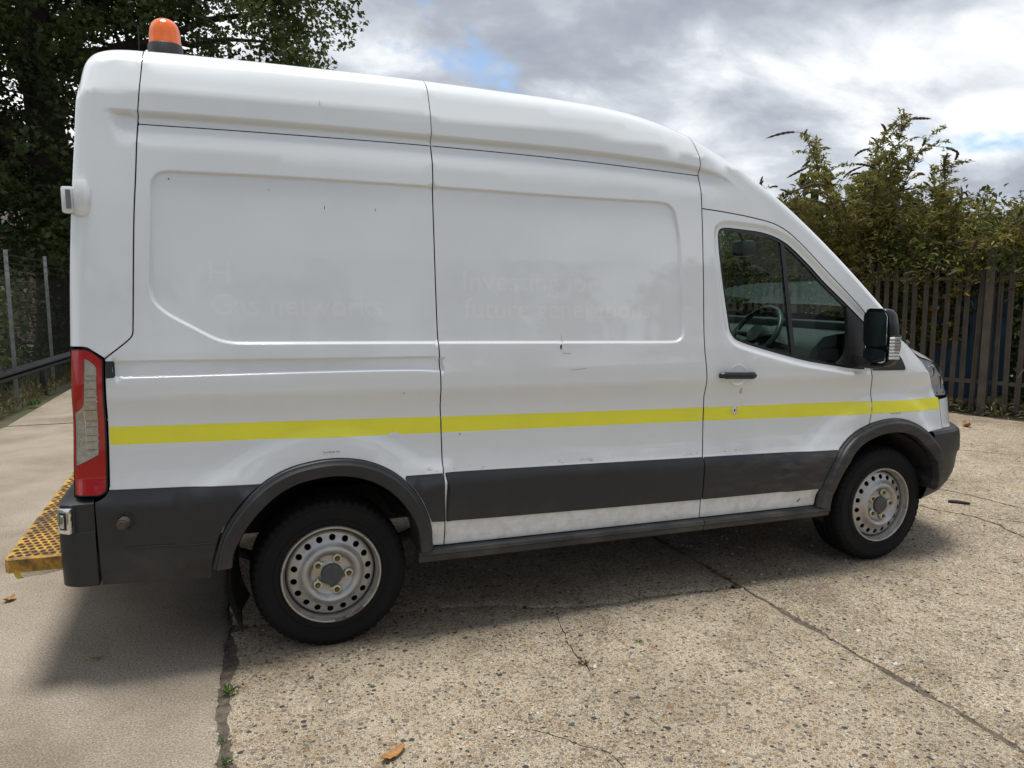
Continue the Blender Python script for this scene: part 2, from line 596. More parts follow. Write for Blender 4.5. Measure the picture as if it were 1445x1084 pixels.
def cr(pts, step=0.02, closed=False):
    """Catmull-Rom through the points, resampled at about `step`"""
    P = np.array(pts, float)
    n = len(P)
    if n == 2 and not closed:
        k = max(2, int(np.ceil(np.linalg.norm(P[1] - P[0]) / step)) + 1)
        return [tuple(P[0] + (P[1] - P[0]) * s) for s in np.linspace(0, 1, k)]
    idx = lambda i: P[i % n] if closed else P[min(max(i, 0), n - 1)]
    out = []
    for i in range(n if closed else n - 1):
        p0, p1, p2, p3 = idx(i - 1), idx(i), idx(i + 1), idx(i + 2)
        if not closed and i == 0:
            p0 = 2 * p1 - p2
        if not closed and i == n - 2:
            p3 = 2 * p2 - p1
        # centripetal parametrisation
        d1 = max(np.linalg.norm(p1 - p0), 1e-6) ** 0.5
        d2 = max(np.linalg.norm(p2 - p1), 1e-6) ** 0.5
        d3 = max(np.linalg.norm(p3 - p2), 1e-6) ** 0.5
        m1 = (p1 - p0) / d1 - (p2 - p0) / (d1 + d2) + (p2 - p1) / d2
        m2 = (p2 - p1) / d2 - (p3 - p1) / (d2 + d3) + (p3 - p2) / d3
        m1 *= d2
        m2 *= d2
        k = max(1, int(np.ceil(np.linalg.norm(p2 - p1) / step)))
        for s in np.arange(k) / k:
            h00, h10, h01, h11 = 2 * s**3 - 3 * s**2 + 1, s**3 - 2 * s**2 + s, -2 * s**3 + 3 * s**2, s**3 - s**2
            out.append(tuple(h00 * p1 + h10 * m1 + h01 * p2 + h11 * m2))
    if not closed:
        out.append(tuple(P[-1]))
    return out


def join(*segs):
    """chain of polylines to one closed outline without doubled points"""
    out = []
    for s in segs:
        for q in s:
            if not out or (abs(q[0] - out[-1][0]) + abs(q[1] - out[-1][1])) > 1e-3:
                out.append(tuple(q))
    if abs(out[0][0] - out[-1][0]) + abs(out[0][1] - out[-1][1]) < 1e-3:
        out.pop()
    return out


def area(P):
    P = np.asarray(P)
    x, y = P[:, 0], P[:, 1]
    return 0.5 * np.sum(x * np.roll(y, -1) - np.roll(x, -1) * y)


def seg_dist(X, P, closed=False):
    """distance of points X to polyline P, and the position along it"""
    X = np.asarray(X, float)
    P = np.asarray(P, float)
    A = P
    B = np.roll(P, -1, 0)
    if not closed:
        A, B = P[:-1], P[1:]
    best = np.full(len(X), 1e9)
    par = np.zeros(len(X))
    for i in range(len(A)):
        d = B[i] - A[i]
        l2 = max(d @ d, 1e-12)
        tt = np.clip(((X - A[i]) @ d) / l2, 0, 1)
        e = X - A[i] - tt[:, None] * d
        q = np.hypot(e[:, 0], e[:, 1])
        k = q < best
        best[k] = q[k]
        par[k] = i + tt[k]
    return best, par


def in_poly(X, P):
    X = np.asarray(X, float)
    P = np.asarray(P, float)
    r = np.zeros(len(X), bool)
    n = len(P)
    for i in range(n):
        a, b_ = P[i], P[(i + 1) % n]
        if a[1] == b_[1]:
            continue
        k = (a[1] > X[:, 1]) != (b_[1] > X[:, 1])
        xi = a[0] + (X[:, 1] - a[1]) * (b_[0] - a[0]) / (b_[1] - a[1])
        r ^= k & (X[:, 0] < xi)
    return r


def sdist(X, P):
    d, _ = seg_dist(X, P, True)
    return np.where(in_poly(X, P), d, -d)


def sstep(x):
    x = np.clip(x, 0, 1)
    return x * x * (3 - 2 * x)


def offset_loop(P, d):
    """shift a closed loop inwards by d"""
    P = np.asarray(P, float)
    if area(P) < 0:
        P = P[::-1]
    t1 = P - np.roll(P, 1, 0)
    t2 = np.roll(P, -1, 0) - P
    t1 /= np.linalg.norm(t1, axis=1)[:, None] + 1e-12
    t2 /= np.linalg.norm(t2, axis=1)[:, None] + 1e-12
    n1 = np.stack([-t1[:, 1], t1[:, 0]], 1)
    n2 = np.stack([-t2[:, 1], t2[:, 0]], 1)
    nn = n1 + n2
    nn /= np.linalg.norm(nn, axis=1)[:, None] + 1e-12
    c_ = np.clip((nn * n1).sum(1), 0.5, 1)
    return P + nn * (d / c_)[:, None]


def triangulate(outer, holes, extra, g, marks=None):
    """fill a flat outline (with holes) with triangles through a grid of step g"""
    O = np.asarray(outer, float)
    H = [np.asarray(h_, float) for h_ in holes]
    lo, hi = O.min(0), O.max(0)
    gx = np.arange(lo[0] + g * 0.5, hi[0], g)
    gz = np.arange(lo[1] + g * 0.5, hi[1], g)
    G = np.stack(np.meshgrid(gx, gz), -1).reshape(-1, 2)
    if len(extra):
        E_ = np.asarray(extra, float)
    else:
        E_ = np.zeros((0, 2))
    k = in_poly(G, O)
    G = G[k]
    k = in_poly(E_, O) if len(E_) else np.zeros(0, bool)
    E_ = E_[k] if len(E_) else E_
    for loop in [O] + H:
        if len(G):
            d, _ = seg_dist(G, loop, True)
            G = G[d > g * 0.4]
        if len(E_):
            d, _ = seg_dist(E_, loop, True)
            E_ = E_[d > 0.0025]
    for h_ in H:
        G = G[~in_poly(G, h_)]
        if len(E_):
            E_ = E_[~in_poly(E_, h_)]
    if len(E_) and len(G):
        # thin the grid where feature points already sit
        cell = g * 0.5
        occ = set(map(tuple, np.floor(E_ / cell).astype(int)))
        kk = np.array([not any((a + i, b_ + j) in occ for i in (-1, 0, 1) for j in (-1, 0, 1)) for a, b_ in np.floor(G / cell).astype(int)])
        G = G[kk]
    if marks is not None and len(G):
        cell = 0.006
        occ = set(map(tuple, np.floor(marks[0] / cell).astype(int)))
        near = lambda A: np.array([not any((a + i, b_ + j) in occ for i in (-1, 0, 1) for j in (-1, 0, 1)) for a, b_ in np.floor(A / cell).astype(int)], bool)
        G = G[near(G)]
        if len(E_):
            E_ = E_[near(E_)]
    pts, edges = [], []
    for loop in [O] + H:
        o = len(pts)
        pts += [Vector(q) for q in loop]
        edges += [(o + i, o + (i + 1) % len(loop)) for i in range(len(loop))]
    if marks is not None:
        o = len(pts)
        pts += [Vector(q) for q in marks[0]]
        edges += [(o + int(a), o + int(b_)) for a, b_ in marks[1]]
    pts += [Vector(q) for q in E_] + [Vector(q) for q in G]
    res = delaunay_2d_cdt(pts, edges, [], 0, 1e-6)
    V = np.array([tuple(q) for q in res[0]])
    F = np.array(res[2])
    C_ = V[F].mean(1)
    k = in_poly(C_, O)
    for h_ in H:
        k &= ~in_poly(C_, h_)
    return V, F[k]
# ------------------------------------------------------------------ the van's near side as one surface y = side(x, z)
# x runs to the front (0 = rear axle), y away from the viewer (0 = widest point of the near side), z up
WID = 2.06
REAR = [(-1.022, 0.80), (-1.018, 0.96), (-1.006, 1.20), (-0.998, 1.43), (-0.987, 1.68), (-0.975, 1.875), (-0.960, 2.068), (-0.945, 2.234), (-0.928, 2.429),
        (-0.913, 2.513), (-0.894, 2.566), (-0.863, 2.601), (-0.812, 2.623), (-0.748, 2.634)]
ROOF = [(-0.686, 2.638), (-0.273, 2.640), (0.023, 2.637), (0.275, 2.634), (0.519, 2.628), (0.854, 2.616), (1.228, 2.600), (1.506, 2.577), (1.715, 2.541), (1.888, 2.492), (1.994, 2.452)]
APIL = [(2.170, 2.352), (2.314, 2.259), (2.462, 2.165), (2.668, 2.019), (2.921, 1.821), (3.279, 1.522)]
SIL = np.array(cr(REAR + ROOF + APIL, 0.02))
SILR = np.interp(SIL[:, 0], [-0.9, -0.7, 1.7, 2.2, 3.28], [0.05, 0.085, 0.085, 0.06, 0.045])
GUT = [(-0.95, 2.358), (-0.707, 2.358), (-0.260, 2.357), (0.508, 2.345), (1.162, 2.331), (1.574, 2.312), (1.947, 2.279), (2.090, 2.245), (2.190, 2.190), (3.3, 1.30)]
GUTC = np.array(cr(GUT, 0.02))
RF = np.array(cr(REAR[-6:] + ROOF + APIL, 0.02))
SEAM0 = [(-0.680, 2.66), (-0.681, 2.600), (-0.707, 2.351), (-0.726, 2.107), (-0.738, 1.963), (-0.764, 1.494)]
SEAM1 = [(0.500, 2.67), (0.501, 2.610), (0.504, 2.454), (0.506, 2.328), (0.505, 2.119), (0.506, 1.597), (0.509, 1.412), (0.514, 1.277), (0.516, 1.170), (0.522, 1.002), (0.523, 0.887), (0.523, 0.787), (0.526, 0.440)]
SEAM2 = [(1.928, 2.53), (1.932, 2.442), (1.951, 2.332), (1.953, 2.240), (1.956, 2.073), (1.958, 1.726), (1.961, 1.360), (1.972, 1.254), (1.983, 1.086), (1.980, 0.859), (1.970, 0.731), (1.964, 0.528), (1.966, 0.421)]
GUTBLACK = [(-0.708, 2.320), (-0.261, 2.320), (0.505, 2.312), (1.169, 2.292), (1.953, 2.252)]
PANEL = np.array(join(cr([(-0.604, 2.133), (-0.125, 2.132), (0.505, 2.122), (1.160, 2.107), (1.700, 2.100)], 0.03),
                      cr([(1.700, 2.100), (1.750, 2.090), (1.785, 2.058), (1.800, 2.000), (1.813, 1.915)], 0.012),
                      cr([(1.813, 1.915), (1.832, 1.570), (1.835, 1.450)], 0.03),
                      cr([(1.835, 1.450), (1.826, 1.412), (1.800, 1.392), (1.750, 1.386)], 0.012),
                      cr([(1.750, 1.386), (0.515, 1.413), (-0.330, 1.430)], 0.03),
                      cr([(-0.330, 1.430), (-0.390, 1.434), (-0.444, 1.448), (-0.541, 1.502), (-0.642, 1.566), (-0.682, 1.612), (-0.693, 1.665)], 0.015),
                      cr([(-0.693, 1.665), (-0.670, 2.064)], 0.03),
                      cr([(-0.670, 2.064), (-0.662, 2.100), (-0.640, 2.124), (-0.604, 2.133)], 0.012)))
RAIL = np.array(join(cr([(-0.842, 1.368), (0.515, 1.346)], 0.03), cr([(0.515, 1.346), (0.53, 1.283)], 0.03), cr([(0.53, 1.280), (0.42, 1.290), (-0.842, 1.305)], 0.03), cr([(-0.842, 1.305), (-0.842, 1.368)], 0.03)))
WIN = join(cr([(2.064, 1.940), (2.070, 1.968), (2.092, 1.980), (2.218, 1.976), (2.374, 1.958), (2.497, 1.915), (2.648, 1.807), (2.779, 1.696), (2.943, 1.572), (3.084, 1.460)], 0.02),
           cr([(3.084, 1.460), (3.074, 1.197)], 0.03),
           cr([(3.074, 1.197), (2.960, 1.208), (2.848, 1.226), (2.649, 1.260), (2.420, 1.315), (2.220, 1.371), (2.165, 1.394), (2.135, 1.432), (2.120, 1.500), (2.085, 1.723), (2.066, 1.880), (2.064, 1.940)], 0.02))
WINP = np.array(WIN)
BULR = np.array(join(cr([(-0.64, 0.76), (-0.52, 0.835), (-0.435, 0.885), (-0.350, 0.932), (-0.240, 0.985), (-0.104, 1.020), (0.051, 1.022), (0.210, 0.986), (0.350, 0.895), (0.438, 0.845), (0.54, 0.831)], 0.03), [(0.54, 0.5), (-0.64, 0.5)]))
BULF = np.array(join(cr([(2.50, 0.680), (2.66, 0.755), (2.76, 0.825), (2.921, 0.930), (3.154, 1.009), (3.373, 1.012), (3.534, 0.965), (3.640, 0.880), (3.76, 0.760)], 0.03), [(3.76, 0.5), (2.50, 0.5)]))
ARO = [(-0.509, 0.464), (-0.490, 0.545), (-0.460, 0.631), (-0.371, 0.753), (-0.289, 0.821), (-0.191, 0.871), (-0.073, 0.897), (0.038, 0.902), (0.150, 0.884), (0.244, 0.846), (0.320, 0.793), (0.395, 0.703), (0.452, 0.568), (0.466, 0.440)]
ARI = [(-0.428, 0.470), (-0.420, 0.531), (-0.402, 0.572), (-0.345, 0.665), (-0.257, 0.750), (-0.149, 0.806), (0.024, 0.828), (0.164, 0.797), (0.268, 0.732), (0.335, 0.652), (0.382, 0.556), (0.401, 0.432)]
AFO = [(2.747, 0.410), (2.762, 0.500), (2.800, 0.598), (2.887, 0.730), (3.001, 0.816), (3.131, 0.866), (3.265, 0.888), (3.379, 0.883), (3.497, 0.850), (3.608, 0.785), (3.685, 0.695), (3.731, 0.590), (3.744, 0.500)]
AFI = [(2.823, 0.405), (2.845, 0.500), (2.891, 0.598), (2.993, 0.717), (3.128, 0.786), (3.288, 0.811), (3.424, 0.790), (3.538, 0.725), (3.629, 0.623), (3.670, 0.510), (3.672, 0.423)]
LAMP = [(-0.997, 1.424), (-0.934, 1.424), (-0.915, 1.414), (-0.874, 1.378), (-0.889, 0.858), (-0.896, 0.830), (-0.921, 0.816), (-1.018, 0.822)]

_w = np.arange(0.0, 3.2, 0.001)
_kw = [0.0, 0.40, 0.47, 0.56, 0.66, 0.76, 0.80, 0.88, 1.00, 1.12, 1.205, 1.26, 1.38, 1.45, 1.80, 2.20, 2.36, 2.445, 2.60, 2.66, 3.2]
_ky = [0.06, 0.03, 0.012, 0.006, 0.002, 0.000, 0.013, 0.027, 0.035, 0.033, 0.003, 0.002, 0.009, 0.015, 0.040, 0.074, 0.088, 0.093, 0.148, 0.170, 0.50]
_y = np.interp(_w, _kw, _ky)
_k = np.exp(-0.5 * (np.arange(-40, 41) / 4.5) ** 2)
_lut = np.convolve(np.pad(_y, 40, mode='edge'), _k / _k.sum(), 'valid')

PLX = [0.0, 3.30, 3.55, 3.68, 3.80, 3.90, 3.98, 4.06, 4.12, 4.17, 4.23, 4.40]
PLY = [0.0, 0.000, 0.006, 0.016, 0.032, 0.055, 0.092, 0.180, 0.290, 0.400, 0.60, 1.60]
_px = np.arange(0, 4.4, 0.002)
_ply = np.interp(_px, PLX, PLY)
_k2 = np.exp(-0.5 * (np.arange(-40, 41) / 14.0) ** 2)
_ply = np.convolve(np.pad(_ply, 40, mode='edge'), _k2 / _k2.sum(), 'valid')


def side(x, z, press=True):
    x = np.asarray(x, float)
    z = np.asarray(z, float)
    X = np.stack([x, z], 1)
    zg = np.interp(x, GUTC[:, 0], GUTC[:, 1])
    zt = np.interp(x, RF[:, 0], RF[:, 1])
    w_lo = z + 0.016 * x
    corr = 2.352 - (zg + 0.016 * x)
    cab = sstep((2.45 - x) / 0.5)
    w = w_lo + corr * sstep((z - 1.9) / 0.4) * cab
    up_ = np.clip(0.28 / np.maximum(zt - zg, 0.12), 0.8, 2.0)
    w = w + np.maximum(z - zg, 0) * (up_ - 1) * cab
    y = np.interp(w, _w, _lut)
    y = y + 0.05 * np.clip((x - 2.3) / 1.5, 0, 1.2) ** 2 * np.clip((w_lo - 1.0) / 0.6, 0, 1)
    # nose: the plan curve moves back as it rises
    sh = np.interp(z, [0.30, 0.45, 0.66, 0.74, 0.80, 0.98, 1.06, 1.14, 1.23, 1.32, 1.45], [-0.16, -0.05, 0.0, -0.02, -0.07, -0.09, -0.13, -0.18, -0.27, -0.40, -0.6])
    y = y + np.interp(x - sh * np.clip((x - 3.2) / 0.4, 0, 1), _px, _ply)
    # rounding to the rear, the roof and the windscreen pillar
    d, par = seg_dist(X, SIL)
    R = np.interp(par, np.arange(len(SILR)), SILR)
    q = np.clip(1 - d / R, 0, 1)
    rnd = R * (1 - np.sqrt(np.maximum(1 - q * q, 0)))
    y = y + np.where(z > 0.78, rnd, 0) * np.where((x > 3.2) & (z < 1.5), 0, 1)
    if press:
        # gutter
        s = sstep((x + 0.82) / 0.06) * sstep((2.2 - x) / 0.32)
        y = y + 0.027 * s * sstep((zg + 0.010 - z) / 0.018) * (1 - np.clip((zg - 0.026 - z) / 0.090, 0, 1))
        m_ = (z > 1.3) & (z < 2.2) & (x < 1.95)
        if m_.any():
            y[m_] += 0.013 * sstep(sdist(X[m_], PANEL) / 0.011 + 0.5)
        m_ = (z > 1.2) & (z < 1.45) & (x < 0.6)
        if m_.any():
            y[m_] += 0.013 * sstep(sdist(X[m_], RAIL) / 0.009 + 0.5)
        m_ = (z < 1.1) & (x < 0.7)
        if m_.any():
            y[m_] -= 0.016 * sstep(sdist(X[m_], BULR) / 0.07 + 0.5)
        m_ = (z < 1.1) & (x > 2.5) & (x < 3.9)
        if m_.any():
            y[m_] -= 0.016 * sstep(sdist(X[m_], BULF) / 0.07 + 0.5)
        m_ = (z > 1.1) & (x > 1.97) & (x < 3.2)
        if m_.any():
            y[m_] += 0.013 * sstep((sdist(X[m_], WINP) + 0.042) / 0.026)
    return y


def feature_points():
    out = []
    for P, wd in ((PANEL, 0.011), (RAIL, 0.009)):
        for o in (-0.75, -0.4, 0.0, 0.4, 0.75):
            out.append(offset_loop(P, o * wd))
    for P in (BULR[:-2], BULF[:-2]):
        for dz in (-0.03, -0.015, 0.0, 0.015, 0.03):
            out.append(P + np.array([0, dz]))
    g_ = np.array(cr(GUT[:-1], 0.025))
    for dz in (0.016, 0.008, 0.0, -0.006, -0.012, -0.026, -0.075, -0.116):
        out.append(g_ + np.array([0, dz]))
    for dd in (0.002, 0.006, 0.012, 0.02, 0.032, 0.048, 0.068):
        t_ = np.gradient(SIL, axis=0)
        t_ /= np.linalg.norm(t_, axis=1)[:, None]
        out.append(SIL + np.stack([t_[:, 1], -t_[:, 0]], 1) * dd)
    xs = np.arange(-0.98, 3.7, 0.03)
    for w0 in (0.76, 0.79, 0.82, 1.12, 1.16, 1.19, 1.205, 1.22, 1.26):
        out.append(np.stack([xs, w0 - 0.016 * xs], 1))
    for o in (0.012, 0.022, 0.032, 0.042, 0.05):
        out.append(offset_loop(WINP, -o))
    return np.concatenate(out)


FEAT = feature_points()


def surf_normals(x, z, off):
    e = 0.0008
    a = (side(x + e, z) - side(x - e, z)) / (2 * e)
    c = (side(x, z + e) - side(x, z - e)) / (2 * e)
    n = np.stack([a, -np.ones_like(a), c], 1)
    return n / np.linalg.norm(n, axis=1)[:, None]


def panel(name, outer, mat, parent, holes=(), off=0.0, gap=0.0026, edge=0.0025, wall=0.022, g=0.035, extra=None, bulge=None, both=True, feat=True, label=None, marks=None):
    """a pressed body piece lying on the side surface, `off` metres proud of it, its rim rolled inwards"""
    O = np.array(outer, float)
    O = offset_loop(O, gap)
    if area(O) < 0:
        O = O[::-1]
    Hs = []
    for h_ in holes:
        h2 = offset_loop(np.array(h_, float), -gap)
        Hs.append(h2)
    ex = [FEAT] if feat else []
    for loop, sg in [(O, 1)] + [(h_, -1) for h_ in Hs]:
        if edge > 0:
            ex.append(offset_loop(loop, sg * edge))
            ex.append(offset_loop(loop, sg * edge * 2.4))
    if extra is not None:
        ex.append(extra)
    V, F = triangulate(O, Hs, np.concatenate(ex) if ex else [], g, marks)
    a = V[F]
    cr_ = (a[:, 1, 0] - a[:, 0, 0]) * (a[:, 2, 1] - a[:, 0, 1]) - (a[:, 1, 1] - a[:, 0, 1]) * (a[:, 2, 0] - a[:, 0, 0])
    F = np.where((cr_ < 0)[:, None], F[:, ::-1], F)      # counter-clockwise in (x, z) faces -y
    y = side(V[:, 0], V[:, 1]) - off
    nrm = surf_normals(V[:, 0], V[:, 1], off)
    if bulge is not None:
        y = y - bulge(V)
        e = 0.001
        bx_ = (bulge(V + [e, 0]) - bulge(V - [e, 0])) / (2 * e)
        bz_ = (bulge(V + [0, e]) - bulge(V - [0, e])) / (2 * e)
        nn = nrm / -nrm[:, 1:2]
        nn[:, 0] -= bx_
        nn[:, 2] -= bz_
        nrm = nn / np.linalg.norm(nn, axis=1)[:, None]
    loops = [O] + Hs
    d = np.full(len(V), 1e9)
    for lp in loops:
        d = np.minimum(d, seg_dist(V, lp, True)[0])
    if edge > 0:
        q = np.clip(1 - d / edge, 0, 1)
        y = y + edge * (1 - np.sqrt(np.maximum(1 - q * q, 0)))
    co = np.stack([V[:, 0], y, V[:, 1]], 1)
    # rim walls
    wv, wf, wn = [], [], []
    base = len(co)
    for li, lp in enumerate(loops):
        lp = np.asarray(lp)
        yy = side(lp[:, 0], lp[:, 1]) - off + edge
        if bulge is not None:
            yy = yy - bulge(lp)
        n = len(lp)
        tt = np.roll(lp, -1, 0) - np.roll(lp, 1, 0)
        tt /= np.linalg.norm(tt, axis=1)[:, None] + 1e-9
        sgn = 1 if (area(lp) > 0) == (li == 0) else -1
        on = np.stack([tt[:, 1] * sgn, np.zeros(n), -tt[:, 0] * sgn], 1)
        o = base + len(wv)
        for k in range(n):
            wv.append((lp[k, 0], yy[k], lp[k, 1]))
            wv.append((lp[k, 0], yy[k] + wall, lp[k, 1]))
            wn += [on[k], on[k]]
        for k in range(n):
            k2 = (k + 1) % n
            f_ = (o + 2 * k, o + 2 * k + 1, o + 2 * k2 + 1, o + 2 * k2)
            wf.append(f_ if sgn > 0 else f_[::-1])
    allv = np.concatenate([co, np.array(wv)]) if wv else co
    alln = np.concatenate([nrm, np.array(wn)]) if wn else nrm
    faces = [tuple(f) for f in F] + wf
    res = []
    for mirror in ((False, True) if both else (False,)):
        vv, nn, ff = allv.copy(), alln.copy(), faces
        if mirror:
            vv[:, 1] = WID - vv[:, 1]
            nn[:, 1] *= -1
            ff = [f[::-1] for f in faces]
        me = bpy.data.meshes.new(name)
        me.from_pydata([tuple(v) for v in vv], [], ff)
        me.update()
        me.polygons.foreach_set('use_smooth', [True] * len(me.polygons))
        me.normals_split_custom_set_from_vertices([tuple(n) for n in nn])
        o = link(name, me, mat, parent[1 if mirror else 0] if isinstance(parent, (tuple, list)) else parent)
        if mat == 'white_paint' and wf:
            me.materials.append(MATS['gap_shade'])  # panel edges coloured black so the seams look shaded
            mi_ = np.zeros(len(me.polygons), np.int32)
            mi_[len(F):] = 1
            if marks is not None and not mirror:
                me.materials.append(MATS['ghost_paint'])
                cen_ = V[F].mean(1)
                odd = np.zeros(len(cen_), bool)
                for a_, b_ in marks[1]:
                    p_, q_ = marks[0][a_], marks[0][b_]
                    if p_[1] == q_[1]:
                        continue
                    hit = (p_[1] > cen_[:, 1]) != (q_[1] > cen_[:, 1])
                    odd ^= hit & (cen_[:, 0] < p_[0] + (cen_[:, 1] - p_[1]) * (q_[0] - p_[0]) / (q_[1] - p_[1]))
                mi_[:len(F)][odd] = 2
            me.polygons.foreach_set('material_index', mi_)
        if label:
            o['label'] = label
        res.append(o)
    return res


def between(line, lo, hi):
    """part of a polyline whose second coordinate lies in lo..hi, ends interpolated"""
    P = np.array(cr(line, 0.02))
    if P[0, 1] > P[-1, 1]:
        P = P[::-1]
    z = np.clip(np.concatenate([[lo], P[(P[:, 1] > lo + 0.004) & (P[:, 1] < hi - 0.004)][:, 1], [hi]]), lo, hi)
    return [(float(np.interp(q, P[:, 1], P[:, 0])), float(q)) for q in z]


def along(line, x0, x1):
    """part of a polyline between two x positions, from x0 to x1"""
    P = np.array(cr(line, 0.025))
    if P[0, 0] > P[-1, 0]:
        P = P[::-1]
    a, c = min(x0, x1), max(x0, x1)
    x = np.concatenate([[a], P[(P[:, 0] > a + 0.004) & (P[:, 0] < c - 0.004)][:, 0], [c]])
    r = [(float(q), float(np.interp(q, P[:, 0], P[:, 1]))) for q in x]
    return r if x1 > x0 else r[::-1]


def zat(line, x):
    P = np.array(sorted(line))
    return float(np.interp(x, P[:, 0], P[:, 1]))


def text_outline(items):
    """outline points and edges of lettering left in the paint: (words, x, z, height, width)"""
    P_, E_ = [], []
    for body, x, z, size, width in items:
        cu = bpy.data.curves.new('lettering', 'FONT')
        cu.body = body
        cu.resolution_u = 4
        tmp = bpy.data.objects.new('lettering', cu)
        COL.objects.link(tmp)
        bpy.context.view_layer.update()
        me = bpy.data.meshes.new_from_object(tmp.evaluated_get(bpy.context.evaluated_depsgraph_get()))
        bpy.data.objects.remove(tmp)
        bm = bmesh.new()
        bm.from_mesh(me)
        bmesh.ops.remove_doubles(bm, verts=bm.verts, dist=1e-4)
        co = np.array([v.co[:2] for v in bm.verts])
        k = width / (co[:, 0].max() - co[:, 0].min())
        X = x + (co[:, 0] - co[:, 0].min()) * k
        Z = z + co[:, 1] * size - 0.016 * (X - x)
        used = {}
        for e in bm.edges:
            if len(e.link_faces) == 1:
                ids = []
                for v in e.verts:
                    if v.index not in used:
                        used[v.index] = len(P_)
                        P_.append((X[v.index], Z[v.index]))
                    ids.append(used[v.index])
                E_.append(tuple(ids))
        bm.free()
        bpy.data.meshes.remove(me)
    return np.array(P_), E_


van = empty('panel_van', (0, 1.03, 0))
tag(van, 'white high roof panel van with a yellow side stripe and an amber roof beacon', 'van')
van.location = (0, 0, 0)

sil = [tuple(q) for q in SIL]
SILP = np.array(sil)
i_rt = int(np.argmin(np.abs(SILP[:, 0] + 0.68) + (SILP[:, 1] < 2.5) * 9))


def sil_x(x0, x1):
    """the roof edge from x0 to x1"""
    P = SILP[(SILP[:, 1] > 2.0) & (SILP[:, 0] > -0.80) | (SILP[:, 0] > 1.9)]
    a, c = min(x0, x1), max(x0, x1)
    x = np.concatenate([[a], P[(P[:, 0] > a + 0.004) & (P[:, 0] < c - 0.004)][:, 0], [c]])
    r = [(float(q), float(np.interp(q, P[:, 0], P[:, 1]))) for q in x]
    return r if x1 > x0 else r[::-1]


CLT = [(-0.94, 0.848), (-0.884, 0.845), (-0.321, 0.822), (0.320, 0.803), (0.523, 0.800), (1.972, 0.763), (2.90, 0.738)]
SILLB = [(0.40, 0.441), (0.526, 0.440), (1.970, 0.421), (2.80, 0.412)]
CLB = [(0.40, 0.571), (0.515, 0.563), (1.960, 0.528), (2.80, 0.516)]

# --- rear corner panel: rear edge, roof corner, first seam
s0 = [(x, z) for x, z in cr(SEAM0, 0.02) if z < 2.633]
rear_edge = [q for q in sil if q[1] > 1.428 and q[0] < -0.684]
oc = join([(-0.998, 1.43)], rear_edge, [(-0.6795, 2.638)], s0, cr([(-0.764, 1.494), (-0.766, 1.478), (-0.775, 1.462), (-0.868, 1.384)], 0.012),
          cr([(-0.872, 1.382), (-0.915, 1.414), (-0.934, 1.427), (-0.998, 1.43)], 0.02))
panel('rear_corner_panel', oc, 'white_paint', van)
# --- rear quarter panel under the gutter
zg0, zg1 = zat(GUTBLACK, -0.708), zat(GUTBLACK, 0.505)
s0d = [(x, z) for x, z in cr(SEAM0, 0.02) if z < zg0 - 0.004]
arch_r = cr(ARO, 0.025)
oc = join([(-0.7065, zg0)], s0d, cr([(-0.764, 1.494), (-0.766, 1.478), (-0.775, 1.462), (-0.870, 1.382)], 0.012), cr([(-0.872, 1.380), (-0.886, 0.858)], 0.03),
          [(-0.90, 0.80), (-0.90, 0.62)], cr([(-0.90, 0.62), (-0.455, 0.62)], 0.03), [q for q in arch_r if q[0] > -0.455 and not (q[0] > 0.3 and q[1] < 0.447)],
          [(0.468, 0.443), (0.526, 0.440)], between(SEAM1, 0.445, zg1), along(GUTBLACK, 0.505, -0.7065))
panel('side_panel', oc, 'white_paint', van, marks=text_outline([('Gas networks', -0.465, 1.552, 0.130, 0.720), ('H', -0.470, 1.685, 0.130, 0.085)]), label='rear quarter panel with a recessed field and slider rail groove')
# --- roof sides above the gutter
s0u = [(x, z) for x, z in cr(SEAM0, 0.02) if zg0 + 0.004 < z < 2.633][::-1]
oc = join([(-0.7065, zg0)], s0u, sil_x(-0.6795, 0.5005), between(SEAM1, zg1, 2.62)[::-1], along(GUTBLACK, 0.505, -0.7065))
panel('roof_side_panel', oc, 'white_paint', van, gap=0.0016)
zg2 = zat(GUTBLACK, 1.953)
zr2 = sil_x(1.92, 1.93)[-1][1]
oc = join([(0.505, zg1)], between(SEAM1, zg1 + 0.004, 2.62), sil_x(0.5005, 1.9295), between(SEAM2, zg2, zr2 - 0.006)[::-1], along(GUTBLACK, 1.953, 0.505))
panel('roof_side_panel', oc, 'white_paint', van, gap=0.0016)
# --- load bay side panel
oc = join(between(SEAM1, 0.440, zg1), along(GUTBLACK, 0.505, 1.953), between(SEAM2, 0.421, zg2)[::-1], along(SILLB, 1.966, 0.526))
panel('side_panel', oc, 'white_paint', van, marks=text_outline([('Investing for', 0.640, 1.655, 0.135, 0.700), ('future generations', 0.640, 1.525, 0.135, 1.000)]), label='front load panel with a recessed field and faded lettering')
# --- cab corner above the door
DT = [(1.956, 2.079), (2.102, 2.065), (2.278, 2.042), (2.430, 2.010), (2.520, 1.968), (2.600, 1.912), (2.778, 1.766), (3.055, 1.540), (3.090, 1.500)]
SILF = [q for q in sil if q[0] > 1.931]
oc = join(between(SEAM2, 2.079, zr2 - 0.006), [(1.9295, zr2)], SILF, [(3.20, 1.50)], [(3.100, 1.500)], cr(DT, 0.02)[::-1])
panel('cab_corner_panel', oc, 'white_paint', van)
